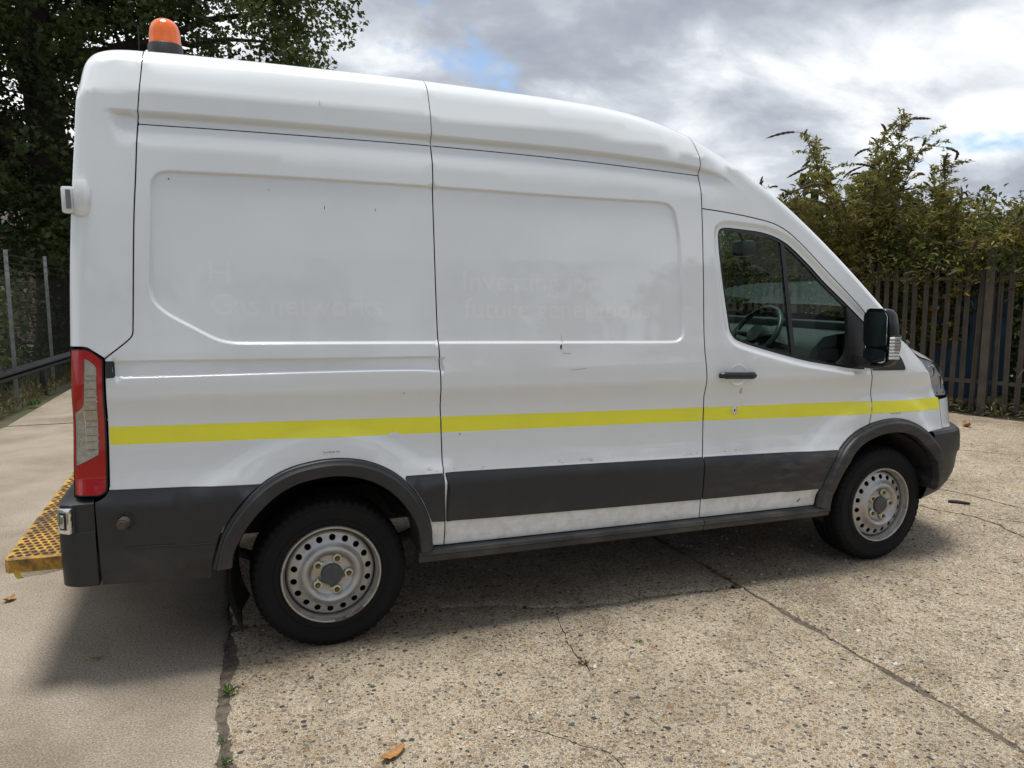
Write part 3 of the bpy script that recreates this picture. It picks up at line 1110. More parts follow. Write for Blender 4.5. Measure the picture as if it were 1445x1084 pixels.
# --- cab door with its window opening
arch_f = cr(AFO, 0.025)
door_arch = [q for q in arch_f if q[0] < 3.128]
oc = join(between(SEAM2, 0.421, 2.079), cr(DT, 0.02), cr([(3.090, 1.500), (3.098, 1.40), (3.108, 1.22), (3.116, 1.187)], 0.03), cr([(3.116, 1.187), (3.147, 1.079), (3.149, 0.954), (3.131, 0.868)], 0.02),
          door_arch[::-1], along(SILLB, 2.747, 1.966))
door = panel('cab_door', oc, 'white_paint', van, holes=[WIN])
# --- front wing
BON = [(3.205, 1.452), (3.300, 1.396), (3.391, 1.345), (3.450, 1.303), (3.499, 1.262)]
HLI = [(3.499, 1.262), (3.560, 1.215), (3.625, 1.150), (3.675, 1.075), (3.715, 1.000)]
oc = join(cr([(3.131, 0.868), (3.149, 0.954), (3.147, 1.079), (3.116, 1.187)], 0.02), cr([(3.116, 1.187), (3.104, 1.30), (3.100, 1.500), (3.20, 1.50)], 0.03), cr(BON, 0.02), cr(HLI, 0.015),
          cr([(3.715, 1.000), (3.745, 0.985), (3.752, 0.97), (3.785, 0.79)], 0.02), [q for q in arch_f if q[0] > 3.134 and q[0] < 3.61][::-1])
panel('front_wing', oc, 'white_paint', van)
# --- white corner of the nose under the headlamp
oc = join(cr([(3.752, 0.978), (3.785, 0.792)], 0.02), cr([(3.785, 0.792), (4.06, 0.785)], 0.015), cr([(4.06, 0.785), (4.06, 0.985)], 0.02), cr([(4.06, 0.985), (3.752, 0.978)], 0.015))
panel('nose_corner_panel', oc, 'white_paint', van, g=0.02)

# --- dark shell behind the gaps
oc = join([(-0.86, 0.64), (-0.86, 2.58), (-0.6, 2.60), (1.5, 2.53), (1.95, 2.40), (2.25, 2.20), (2.60, 1.98), (3.15, 1.56), (3.30, 1.32), (3.50, 1.20), (3.66, 1.0), (3.72, 0.80)],
          [q for q in offset_loop(np.array(arch_f), 0).tolist() if True][::-1] if area(arch_f) > 0 else arch_f[::-1],
          [(2.70, 0.44), (0.53, 0.46), (0.48, 0.46)], arch_r[::-1])
O_ = [tuple(q) for q in oc]
for o in panel('inner_shell', O_, 'gap_shade', van, holes=[offset_loop(np.array(WIN), -0.012)], off=-0.030, gap=0.0, edge=0.0, wall=0.004, g=0.12, feat=False):
    pass

# ------------------------------------------------------------------ yellow stripe, one strip on each panel
ST = [(-0.872, 1.100), (0.309, 1.069), (0.522, 1.062), (1.976, 1.027), (2.873, 1.009), (3.145, 1.002), (3.735, 0.990)]
SB = [(-0.876, 1.026), (0.309, 0.991), (0.522, 0.986), (1.979, 0.954), (2.879, 0.931), (3.149, 0.929), (3.757, 0.918)]
for x0, x1 in ((-0.874, 0.518), (0.525, 1.978), (1.987, 3.1455), (3.1505, 3.738)):
    oc = join(along(ST, x0, x1), [(x1 + (0.02 if x1 > 3.7 else 0), zat(SB, x1))], along(SB, x1, x0))
    panel('yellow_stripe', oc, 'yellow_film', van, off=0.0014, gap=0.0, edge=0.0006, wall=0.0006, g=0.03)

# ------------------------------------------------------------------ black lower cladding


def clad_bulge(top, depth=0.012, ramp_w=0.055, bot=None):
    T = np.array(sorted(top))

    def f(V):
        zt_ = np.interp(V[:, 0], T[:, 0], T[:, 1])
        r = depth * sstep((zt_ - V[:, 1]) / ramp_w)
        if bot is not None:
            B = np.array(sorted(bot))
            zb_ = np.interp(V[:, 0], B[:, 0], B[:, 1])
            r = r - 0.010 * sstep((zb_ + 0.03 - V[:, 1]) / 0.03)
        return r
    return f


cb = clad_bulge(CLT)
# rear quarter
oc = join(cr([(-0.940, 0.800), (-0.905, 0.818), (-0.889, 0.845)], 0.02), along(CLT, -0.884, -0.292), [(x - 0.004, z) for x, z in arch_r if x < -0.300 and z > 0.470][::-1],
          cr([(-0.512, 0.462), (-0.512, 0.418)], 0.02), cr([(-0.512, 0.418), (-0.935, 0.446)], 0.03), cr([(-0.935, 0.446), (-0.940, 0.800)], 0.03))
qc = panel('quarter_cladding', oc, 'clad_plastic', van, off=0.006, edge=0.004, bulge=cb, feat=False)
# between the arch and the first seam
oc = join([(0.335, 0.790)], along(CLT, 0.340, 0.520), cr([(0.520, 0.797), (0.522, 0.565)], 0.03), [(0.458, 0.571)], [(x + 0.004, z) for x, z in arch_r if 0.33 < x and 0.58 < z < 0.785][::-1])
panel('quarter_cladding', oc, 'clad_plastic', van, off=0.006, edge=0.004, bulge=cb, feat=False)
oc = join(along(CLT, 0.529, 1.970), between(SEAM2, 0.530, 0.760)[::-1], along(CLB, 1.960, 0.529))
panel('side_cladding', oc, 'clad_plastic', van, off=0.006, edge=0.004, bulge=cb, feat=False)
oc = join(along(CLT, 1.978, 2.885), [(x - 0.004, z) for x, z in arch_f if x < 2.885 and z > 0.520][::-1], along(CLB, 2.766, 1.970), between(SEAM2, 0.530, 0.760)[1:-1])
panel('door_cladding', oc, 'clad_plastic', (door[0], door[1]), off=0.006, edge=0.004, bulge=cb, feat=False)


def flare(outer, inner, parent, n=72):
    A = np.array(cr(outer, 0.004))
    B = np.array(cr(inner, 0.004))

    def resample(P):
        s = np.concatenate([[0], np.cumsum(np.linalg.norm(np.diff(P, axis=0), axis=1))])
        q = np.linspace(0, s[-1], n)
        return np.stack([np.interp(q, s, P[:, 0]), np.interp(q, s, P[:, 1])], 1)
    A, B = resample(A), resample(B)
    prof = [(0.0, 0.004), (0.0, -0.012), (0.06, -0.018), (0.16, -0.021), (0.22, -0.034), (0.30, -0.039), (0.86, -0.041), (0.95, -0.038), (1.0, -0.030), (1.0, 0.05), (1.0, 0.16)]
    for mirror in (False, True):
        vs, fs = [], []
        for k in range(n):
            ref = float(side(np.array([A[k, 0]]), np.array([max(A[k, 1], 0.5)]))[0])
            for s, dy in prof:
                q = A[k] + (B[k] - A[k]) * s
                y = ref + dy
                vs.append((q[0], WID - y if mirror else y, q[1]))
        m_ = len(prof)
        for k in range(n - 1):
            for j in range(m_ - 1):
                f_ = (k * m_ + j, k * m_ + j + 1, (k + 1) * m_ + j + 1, (k + 1) * m_ + j)
                fs.append(f_ if mirror else f_[::-1])
        me = make_mesh('arch_flare', vs, fs, 28)
        link('arch_flare', me, 'clad_plastic', parent)


flare(ARO, ARI, van)
flare(AFO, AFI, van)

# wheel-house liners
for cx, zc_ in ((-0.005, 0.35), (3.27, 0.35)):
    for mirror in (False, True):
        mb = MB()
        rings = []
        for k in range(25):
            a = math.radians(22 + (186 if cx < 1 else 164) * k / 24)
            r = 0.455
            ys = [0.02, 0.10, 0.30, 0.42]
            rs = [r, r, r, r - 0.05]
            rings.append([(cx + q * math.cos(a) * 0.97, WID - y if mirror else y, zc_ + q * math.sin(a)) for y, q in zip(ys, rs)])
        mb.loft(rings, False, False)
        mb.build('wheel_liner', 'liner', van)

# side step under the doors
for mirror in (False, True):
    mb = MB()
    rings = []
    for x in (0.395, 0.45, 1.0, 1.974):
        zt_, zb_ = float(np.interp(x, [0.4, 2.83], [0.440, 0.409])), float(np.interp(x, [0.4, 2.83], [0.369, 0.345]))
        pr = [(0.06, zt_), (-0.004, zt_ - 0.001), (-0.020, zt_ - 0.010), (-0.024, zt_ - 0.026), (-0.014, zt_ - 0.034), (-0.010, zb_ + 0.008), (0.004, zb_), (0.06, zb_ + 0.006)]
        rings.append([(x, WID - y if mirror else y, z) for y, z in pr])
    mb.loft(rings, True, True)
    mb.build('side_step', 'clad_plastic', van, 30)
    mb = MB()
    rings = []
    for x in (1.978, 2.4, 2.80, 2.838):
        zt_, zb_ = float(np.interp(x, [0.4, 2.83], [0.440, 0.409])), float(np.interp(x, [0.4, 2.83], [0.369, 0.345]))
        pr = [(0.06, zt_), (-0.004, zt_ - 0.001), (-0.020, zt_ - 0.010), (-0.024, zt_ - 0.026), (-0.014, zt_ - 0.034), (-0.010, zb_ + 0.008), (0.004, zb_), (0.06, zb_ + 0.006)]
        rings.append([(x, WID - y if mirror else y, z) for y, z in pr])
    mb.loft(rings, True, True)
    mb.build('side_step', 'clad_plastic', van, 30)

# ------------------------------------------------------------------ roof, rear doors, windscreen, bonnet, nose (closing the body)
CY = WID / 2


def across(name, curve, mat, crown, axis, n=17, inset=0.0, parent=van, smooth=40):
    """sheet from a curve on the near side to its mirror image, bulged by `crown` along `axis`"""
    P = np.array(curve)
    y0 = side(P[:, 0], P[:, 1])
    vs, fs = [], []
    for (x, z), y in zip(P, y0):
        for s in np.linspace(-1, 1, n):
            yy = CY + s * (CY - y - inset)
            k = 1 - abs(s) ** 2.6
            vs.append((x + axis[0] * crown * k, yy, z + axis[1] * crown * k))
    for i in range(len(P) - 1):
        for j in range(n - 1):
            fs.append((i * n + j, i * n + j + 1, (i + 1) * n + j + 1, (i + 1) * n + j))
    return link(name, make_mesh(name, vs, fs, smooth), mat, parent)


roofc = [(-0.86, 2.603), (-0.812, 2.622), (-0.75, 2.634)] + sil_x(-0.68, 1.99)[::3] + [(2.02, 2.437)]
across('roof', roofc, 'white_paint', 0.035, (0, 1))
hood = [q for q in sil if 2.0 < q[0] < 2.42][::2]
across('cab_roof', hood, 'white_paint', 0.025, (0.7, 0.7))
wsc = [q for q in sil if q[0] >= 2.40][::2]
across('windscreen', wsc, 'window_glass', 0.10, (0.8, 0.2))
rd = [q for q in sil if q[0] < -0.86][::2]
for sgn in (-1, 1):
    P = np.array(rd)
    y0 = side(P[:, 0], P[:, 1])
    vs, fs = [], []
    n = 9
    for (x, z), y in zip(P, y0):
        for s in np.linspace(0.004, 1, n):
            vs.append((x - 0.03 * (1 - s ** 3) * min(1, max(0, (2.58 - z) / 0.3)), CY + sgn * s * (CY - y - 0.001), z + 0.035 * (1 - s ** 2.6) * min(1, max(0, (z - 2.2) / 0.38))))
    for i in range(len(P) - 1):
        for j in range(n - 1):
            fs.append((i * n + j, i * n + j + 1, (i + 1) * n + j + 1, (i + 1) * n + j))
    rdoor = link('rear_door', make_mesh('rear_door', vs, fs, 40), 'white_paint', van)
    mb = MB()
    mb.box((-1.055, CY + sgn * 0.08 - 0.015, 1.30), (-1.02, CY + sgn * 0.08 + 0.015, 1.50))
    mb.build('door_handle', 'satin_black', rdoor, bevel=0.004)
# hinge posts at the rear edge
for mirror in (False, True):
    for z0, vis in ((2.010, True), (1.05, False)):
        Y = lambda y: WID - y if mirror else y
        mb = MB()
        prof = [(-0.962, 0.0), (-0.952, -0.022), (-0.925, -0.026), (-0.893, -0.004), (-0.890, 0.05), (-0.962, 0.05)]
        yb = float(side(np.array([-0.90]), np.array([z0]))[0])
        if not vis:
            continue
        rings = []
        for z, sc in ((z0 - 0.066, 0.75), (z0 - 0.056, 1.0), (z0 + 0.038, 1.0), (z0 + 0.070, 0.62)):
            rings.append([(-0.930 + (x + 0.930) * sc + 0.006, Y(yb + y * sc + 0.004), z) for x, y in prof])
        mb.loft(rings)
        hp = mb.build('hinge_cover', 'white_paint', van, 50)
        mb = MB()
        mb.box((-0.992, Y(yb + 0.07), z0 - 0.056), (-0.948, Y(yb - 0.012), z0 + 0.046))
        mb.build('hinge', 'white_paint', hp, bevel=0.008)
        mb = MB()
        mb.tube([(-0.966, Y(yb - 0.016), z0 - 0.040), (-0.966, Y(yb - 0.016), z0 + 0.032)], 0.009, 10)
        mb.build('hinge_pin', 'trim_grey', hp)

# bonnet
vs, fs = [], []
xs = np.linspace(3.205, 3.90, 16)
nn_ = 25
for i, x in enumerate(xs):
    ze = float(np.interp(x, [q[0] for q in BON] + [3.62, 3.75, 3.86, 3.90], [q[1] for q in BON] + [1.232, 1.195, 1.135, 1.105]))
    zcn = float(np.interp(x, [3.20, 3.4, 3.6, 3.75, 3.85, 3.90], [1.500, 1.445, 1.380, 1.318, 1.255, 1.20]))
    ye = float(side(np.array([min(x, 3.60)]), np.array([ze]))[0]) + (max(0, x - 3.60) ** 1.4) * 0.75
    for s in np.linspace(-1, 1, nn_):
        k = (1 - abs(s) ** 3.2)
        vs.append((x + 0.16 * (1 - s * s) * (i / 15.0) ** 2, CY + s * (CY - ye - 0.002), ze + 0.001 + (zcn - ze) * k))
for i in range(len(xs) - 1):
    for j in range(nn_ - 1):
        fs.append((i * nn_ + j, i * nn_ + j + 1, (i + 1) * nn_ + j + 1, (i + 1) * nn_ + j))
link('bonnet', make_mesh('bonnet', vs, fs, 40), 'white_paint', van)
# dark plenum under the windscreen
mb = MB()
mb.box((3.12, 0.20, 1.36), (3.34, WID - 0.20, 1.46))
mb.build('scuttle', 'satin_black', van, bevel=0.02)

# headlamps
HLO = [(3.715, 0.996), (3.900, 0.988), (3.960, 0.995), (3.950, 1.060), (3.900, 1.130), (3.800, 1.188), (3.700, 1.218), (3.600, 1.236), (3.499, 1.264)]
oc = join(cr(HLI, 0.015), cr(HLO, 0.015))
hl = panel('headlamp', oc, 'headlamp_lens', van, off=0.002, gap=0.002, edge=0.003, wall=0.02, g=0.025, feat=False)
simple('lamp_body_grey', (0.70, 0.71, 0.71), 0.3, metal=0.15)
hb = panel('lamp_body', oc, 'lamp_body_grey', (hl[0], hl[1]), off=-0.010, gap=0.006, edge=0.0, wall=0.02, g=0.05, feat=False)
for mirror in (False, True):
    Y = lambda y: WID - y if mirror else y
    for (x, z, r) in ((3.66, 1.155, 0.036), (3.765, 1.075, 0.045)):
        yb = float(side(np.array([x]), np.array([z]))[0]) + 0.012
        mb = MB()
        mb.lathe_y([(0.004, 0.03 if not mirror else -0.03), (r * 0.5, 0.026 if not mirror else -0.026), (r * 0.85, 0.012 if not mirror else -0.012), (r, 0), (r * 1.08, 0.002)], 28, (x, Y(yb), z))
        mb.build('reflector', 'chrome', hl[1 if mirror else 0])
    mb = MB()
    mb.tube([(3.735, Y(float(side(np.array([3.735]), np.array([1.01]))[0]) + 0.02), 1.012), (3.84, Y(float(side(np.array([3.84]), np.array([1.01]))[0]) + 0.02), 1.008)], 0.012, 8)
    mb.build('indicator', 'trim_grey', hl[1 if mirror else 0])

# front bumper: section swept round the nose


def plan_pts(shift):
    xs_ = np.concatenate([np.linspace(3.655, 3.9, 7), np.linspace(3.93, 4.23, 16)])
    ys_ = np.interp(xs_, _px, _ply)
    P = [(x + shift * np.clip((x - 3.6) / 0.25, 0, 1), y) for x, y in zip(xs_, ys_)]
    return P + [(4.255 + shift, 0.78), (4.265 + shift, CY)]


sect = [(0.792, -0.075, 0.022), (0.786, -0.030, 0.0), (0.770, -0.010, -0.010), (0.735, 0.0, -0.014), (0.660, 0.006, -0.014), (0.640, 0.004, -0.014), (0.625, -0.016, -0.012), (0.520, -0.030, -0.006), (0.508, -0.036, -0.001), (0.500, -0.034, -0.001), (0.440, -0.07, 0.006), (0.385, -0.12, 0.016), (0.355, -0.18, 0.03), (0.350, -0.24, 0.10)]
halves = []
for z, shf, dy in sect:
    P = plan_pts(shf)
    halves.append([(x, y + dy * (1 - min(1, max(0, (x - 3.85) / 0.2))) + 0.004, z) for x, y in P])
n1 = len(halves[0])
rings = []
for hrow in halves:
    rings.append(hrow + [(x, WID - y, z) for x, y, z in hrow[-2::-1]])
mb = MB()
mb.loft(rings, False, False)
bmp = mb.build('front_bumper', 'black_plastic', van, 24)
# grille and nose panel between the headlamps
mb = MB()
rings = []
for z, x in ((0.79, 4.16), (0.80, 4.18), (1.00, 4.14), (1.12, 4.06), (1.20, 4.0)):
    rings.append([(x - 0.10 * abs((y - CY) / 0.75) ** 2.5, y, z) for y in np.linspace(0.30, WID - 0.30, 15)])
mb.loft(rings, False, False)
gr_ = mb.build('grille', 'satin_black', van)
for k in range(5):
    mb = MB()
    z = 0.83 + 0.07 * k
    x = float(np.interp(z, [0.8, 1.0, 1.12, 1.2], [4.18, 4.14, 4.06, 4.0]))
    pts = [(x + 0.012 - 0.10 * abs((y - CY) / 0.75) ** 2.5, y, z) for y in np.linspace(0.36, WID - 0.36, 13)]
    mb.tube(pts, 0.014, 6)
    mb.build('grille_bar', 'black_plastic', gr_)
# ------------------------------------------------------------------ tail lamps
def sidey(x, z):
    return float(side(np.array([x]), np.array([z]))[0])


oc = join(cr([LAMP[0], LAMP[1], LAMP[2], LAMP[3]], 0.012), cr([LAMP[3], LAMP[4]], 0.02), cr([LAMP[4], LAMP[5], LAMP[6]], 0.01), cr([LAMP[6], LAMP[7]], 0.02),
          cr([LAMP[7], (-1.014, 1.05), (-1.004, 1.24), LAMP[0]], 0.02))
tl = panel('tail_lamp', oc, 'gloss_black', van, off=0.0, gap=0.003, edge=0.004, wall=0.03, g=0.012, feat=False)
# red field: a frame round the clear window
red = join(cr([(-0.990, 1.416), (-0.936, 1.416), (-0.918, 1.407), (-0.882, 1.375)], 0.012), cr([(-0.882, 1.375), (-0.897, 0.862)], 0.02), cr([(-0.897, 0.862), (-0.903, 0.838), (-0.924, 0.826)], 0.01), cr([(-0.924, 0.826), (-1.010, 0.831)], 0.02),
           cr([(-1.010, 0.831), (-1.008, 1.05), (-0.998, 1.24), (-0.990, 1.416)], 0.02))
# keep the clear window inside the red field
clear2 = join(cr([(-0.943, 1.384), (-0.932, 1.380), (-0.906, 1.354), (-0.902, 1.342)], 0.012), cr([(-0.902, 1.342), (-0.918, 0.988)], 0.02), cr([(-0.918, 0.988), (-1.003, 0.946)], 0.02), cr([(-1.003, 0.946), (-0.993, 1.166)], 0.02),
              cr([(-0.993, 1.166), (-0.966, 1.186), (-0.957, 1.206), (-0.954, 1.225)], 0.012), cr([(-0.954, 1.225), (-0.943, 1.384)], 0.02))
panel('red_lens', red, 'red_lens', (tl[0], tl[1]), holes=[clear2], off=0.008, gap=0.0, edge=0.003, wall=0.009, g=0.012, feat=False)
panel('clear_lens', clear2, 'clear_lens', (tl[0], tl[1]), off=0.0075, gap=0.0005, edge=0.002, wall=0.004, g=0.012, feat=False)
simple('lamp_silver', (0.74, 0.70, 0.62), 0.35, metal=0.1, var=0.25, vscale=60)
panel('lamp_reflector', clear2, 'lamp_silver', (tl[0], tl[1]), off=0.0038, gap=0.001, edge=0.0, wall=0.001, g=0.012, feat=False)
for mirror in (0, 1):
    for k, z in enumerate((1.315, 1.296, 1.262, 1.228, 1.212, 1.175, 1.130, 1.105, 1.070, 1.045, 1.012)):
        xl = -0.948 if z > 1.2 else -0.955
        pts = []
        for x in np.linspace(xl, -0.912 if z < 1.2 else -0.906, 5):
            y = sidey(x, z) - 0.0052
            pts.append((x, WID - y if mirror else y, z))
        mb = MB()
        mb.tube(pts, 0.0016, 5)
        mb.build('optic_rib', 'chrome', tl[mirror])
    mb = MB()
    pts = []
    for z in np.linspace(0.985, 1.18, 6):
        y = sidey(-0.958, z) - 0.0052
        pts.append((-0.958, WID - y if mirror else y, z))
    mb.tube(pts, 0.0016, 5)
    mb.build('optic_rib', 'chrome', tl[mirror])
# rail stop beside the lamp
panel('rail_stop', join([(-0.869, 1.371), (-0.843, 1.371), (-0.838, 1.364), (-0.838, 1.311), (-0.843, 1.304), (-0.870, 1.303)]), 'satin_black', van, off=0.006, gap=0.0, edge=0.003, wall=0.02, g=0.02, feat=False)

# ------------------------------------------------------------------ rear bumper corners, marker lamps, step
for mirror in (False, True):
    Y = lambda y: WID - y if mirror else y
    rows = [(0.444, -0.012, 0.030), (0.455, 0.0, 0.012), (0.665, 0.003, 0.004), (0.680, 0.0, 0.006), (0.682, -0.004, 0.012), (0.770, -0.004, 0.012), (0.790, -0.004, 0.012), (0.795, 0.0, 0.010), (0.800, -0.010, 0.022), (0.812, -0.040, 0.055)]
    rings = []
    for z, dx, dy in rows:
        x0 = -1.080 - dx
        ring = [(-0.944, Y(-0.012 + dy), z)]
        for a in np.linspace(0, 90, 8):
            r = 0.065
            ring.append((x0 + r - r * math.sin(math.radians(a)), Y(-0.010 + dy + r - r * math.cos(math.radians(a))), z))
        ring += [(x0, Y(0.30), z), (x0, Y(0.50), z), (-0.96, Y(0.50), z), (-0.944, Y(0.10), z)]
        rings.append(ring)
    mb = MB()
    mb.loft(rings, True, True)
    rb = mb.build('rear_bumper_corner', 'black_plastic', van, 28)
    # chrome-edged marker lamp in the corner
    mb = MB()
    c0 = Vector((-1.048, Y(-0.002), 0.735))
    d = Vector((-0.60, -0.80 if not mirror else 0.80, 0)).normalized()
    tnt = Vector((0.80, -0.60 if not mirror else 0.60, 0)).normalized()
    upz = Vector((0, 0, 1))

    def ob(w_, h_, d0, d1):
        vs_ = []
        for dd in (d0, d1):
            for sx, sz in ((-1, -1), (1, -1), (1, 1), (-1, 1)):
                vs_.append(c0 + tnt * sx * w_ + upz * sz * h_ + d * dd)
        return vs_, [(0, 1, 2, 3), (7, 6, 5, 4), (0, 4, 5, 1), (1, 5, 6, 2), (2, 6, 7, 3), (3, 7, 4, 0)]
    for args in (((0.030, 0.053, -0.02, 0.012)),):
        mb.add(*ob(*args))
    mk = mb.build('marker_lamp', 'chrome', rb, bevel=0.005)
    mb = MB()
    mb.add(*ob(0.017, 0.036, 0.008, 0.0145))
    mb.build('lamp_recess', 'satin_black', rb, bevel=0.002)
    mb = MB()
    mb.add(*ob(0.010, 0.028, 0.013, 0.020))
    mb.build('marker_lens', 'mirror_silver', rb, bevel=0.004)
# pressed groove and tow-eye cover in the quarter cladding
cx, cz = -0.828, 0.714
for mirror in (0, 1):
    yb = sidey(cx, cz) - 0.019
    Y = lambda y: WID - y if mirror else y
    s = -1 if mirror else 1
    mb = MB()
    mb.lathe_y([(0.036, 0.006 * s), (0.036, -0.002 * s), (0.030, -0.003 * s), (0.028, 0.010 * s), (0.001, 0.012 * s)], 32, (cx, Y(yb), cz))
    mb.build('socket_recess', 'gloss_black', qc[mirror])
    mb = MB()
    mb.tube([(cx - 0.002, Y(yb + 0.02), cz), (cx - 0.012, Y(yb - 0.034), cz - 0.004)], [0.024, 0.023], 20)
    mb.tube([(cx - 0.012, Y(yb - 0.034), cz - 0.004), (cx - 0.013, Y(yb - 0.040), cz - 0.004)], [0.018, 0.016], 20)
    mb.build('socket_cap', 'rusty_steel', qc[mirror], 40)
    mb = MB()
    pts = [(x, Y(sidey(x, z) - 0.0185), z) for x, z in np.linspace((-0.842, 0.599), (-0.486, 0.586), 8)]
    mb.tube(pts, 0.004, 6)
    mb.build('moulded_ridge', 'gloss_black', qc[mirror])

mb = MB()
mb.box((-1.078, 0.502, 0.45), (-0.90, WID - 0.502, 0.80))
mb.build('rear_bumper_centre', 'black_plastic', van, bevel=0.015)  # added to stop light leaking onto the ground under the rear
# yellow chequer step on the tow bar
mb = MB()
ztop = 0.572
rings = []
out = [(-1.075, 0.075), (-1.275, 0.085), (-1.292, 0.105), (-1.295, CY), (-1.292, WID - 0.105), (-1.275, WID - 0.085), (-1.075, WID - 0.075)]
for z, i in ((ztop - 0.058, 0.0), (ztop - 0.004, 0.0), (ztop, 0.004)):
    rings.append([(x + (i if x < -1.2 else 0), y + (i if y < CY else -i if y > CY else 0), z) for x, y in out])
mb.loft(rings, True, True)
step = mb.build('rear_step', 'yellow_step', van, 30)
me_hole = None
k = 0
for iy in range(46):
    for ix in range(7):
        x = -1.272 + 0.030 * ix + (0.015 if iy % 2 else 0)
        y = 0.12 + iy * 0.040
        if x > -1.085:
            continue
        if me_hole is None:
            mb = MB()
            n = 8
            ring0 = [(0.0095 * math.cos(2 * math.pi * q / n), 0.0135 * math.sin(2 * math.pi * q / n), 0.0015) for q in range(n)]
            ring1 = [(0.0115 * math.cos(2 * math.pi * q / n), 0.0155 * math.sin(2 * math.pi * q / n), 0.0) for q in range(n)]
            mb.loft([ring1, ring0], True, True)
            o = mb.build('tread_hole_pad', 'step_dark', step)  # dark raised pads, the shade of the holes put into their colour
            me_hole = o.data
            o.location = (x, y, ztop + 0.0004)
        elif iy < 40:
            o = bpy.data.objects.new('tread_hole_pad', me_hole)
            COL.objects.link(o)
            o.parent = step
            o.location = (x, y, ztop + 0.0004)
mb = MB()
mb.tube([(-1.262, 0.22, 0.488), (-1.18, 0.20, 0.492), (-1.06, 0.18, 0.51)], [0.040, 0.036, 0.026], 18)
mb.build('step_reflector', 'lamp_silver', step)
mb = MB()
mb.tube([(-1.276, 0.222, 0.487), (-1.258, 0.219, 0.489)], 0.043, 20)
mb.build('reflector_band', 'yellow_band', step)
mb = MB()
for y in (0.6, CY, WID - 0.6):
    mb.box((-1.22, y - 0.03, 0.44), (-0.85, y + 0.03, 0.53))
mb.box((-1.10, 0.25, 0.42), (-1.02, WID - 0.25, 0.50))
mb.build('tow_frame', 'underbody', van)

# ------------------------------------------------------------------ wheels
HZ, TR = 0.350, 0.357


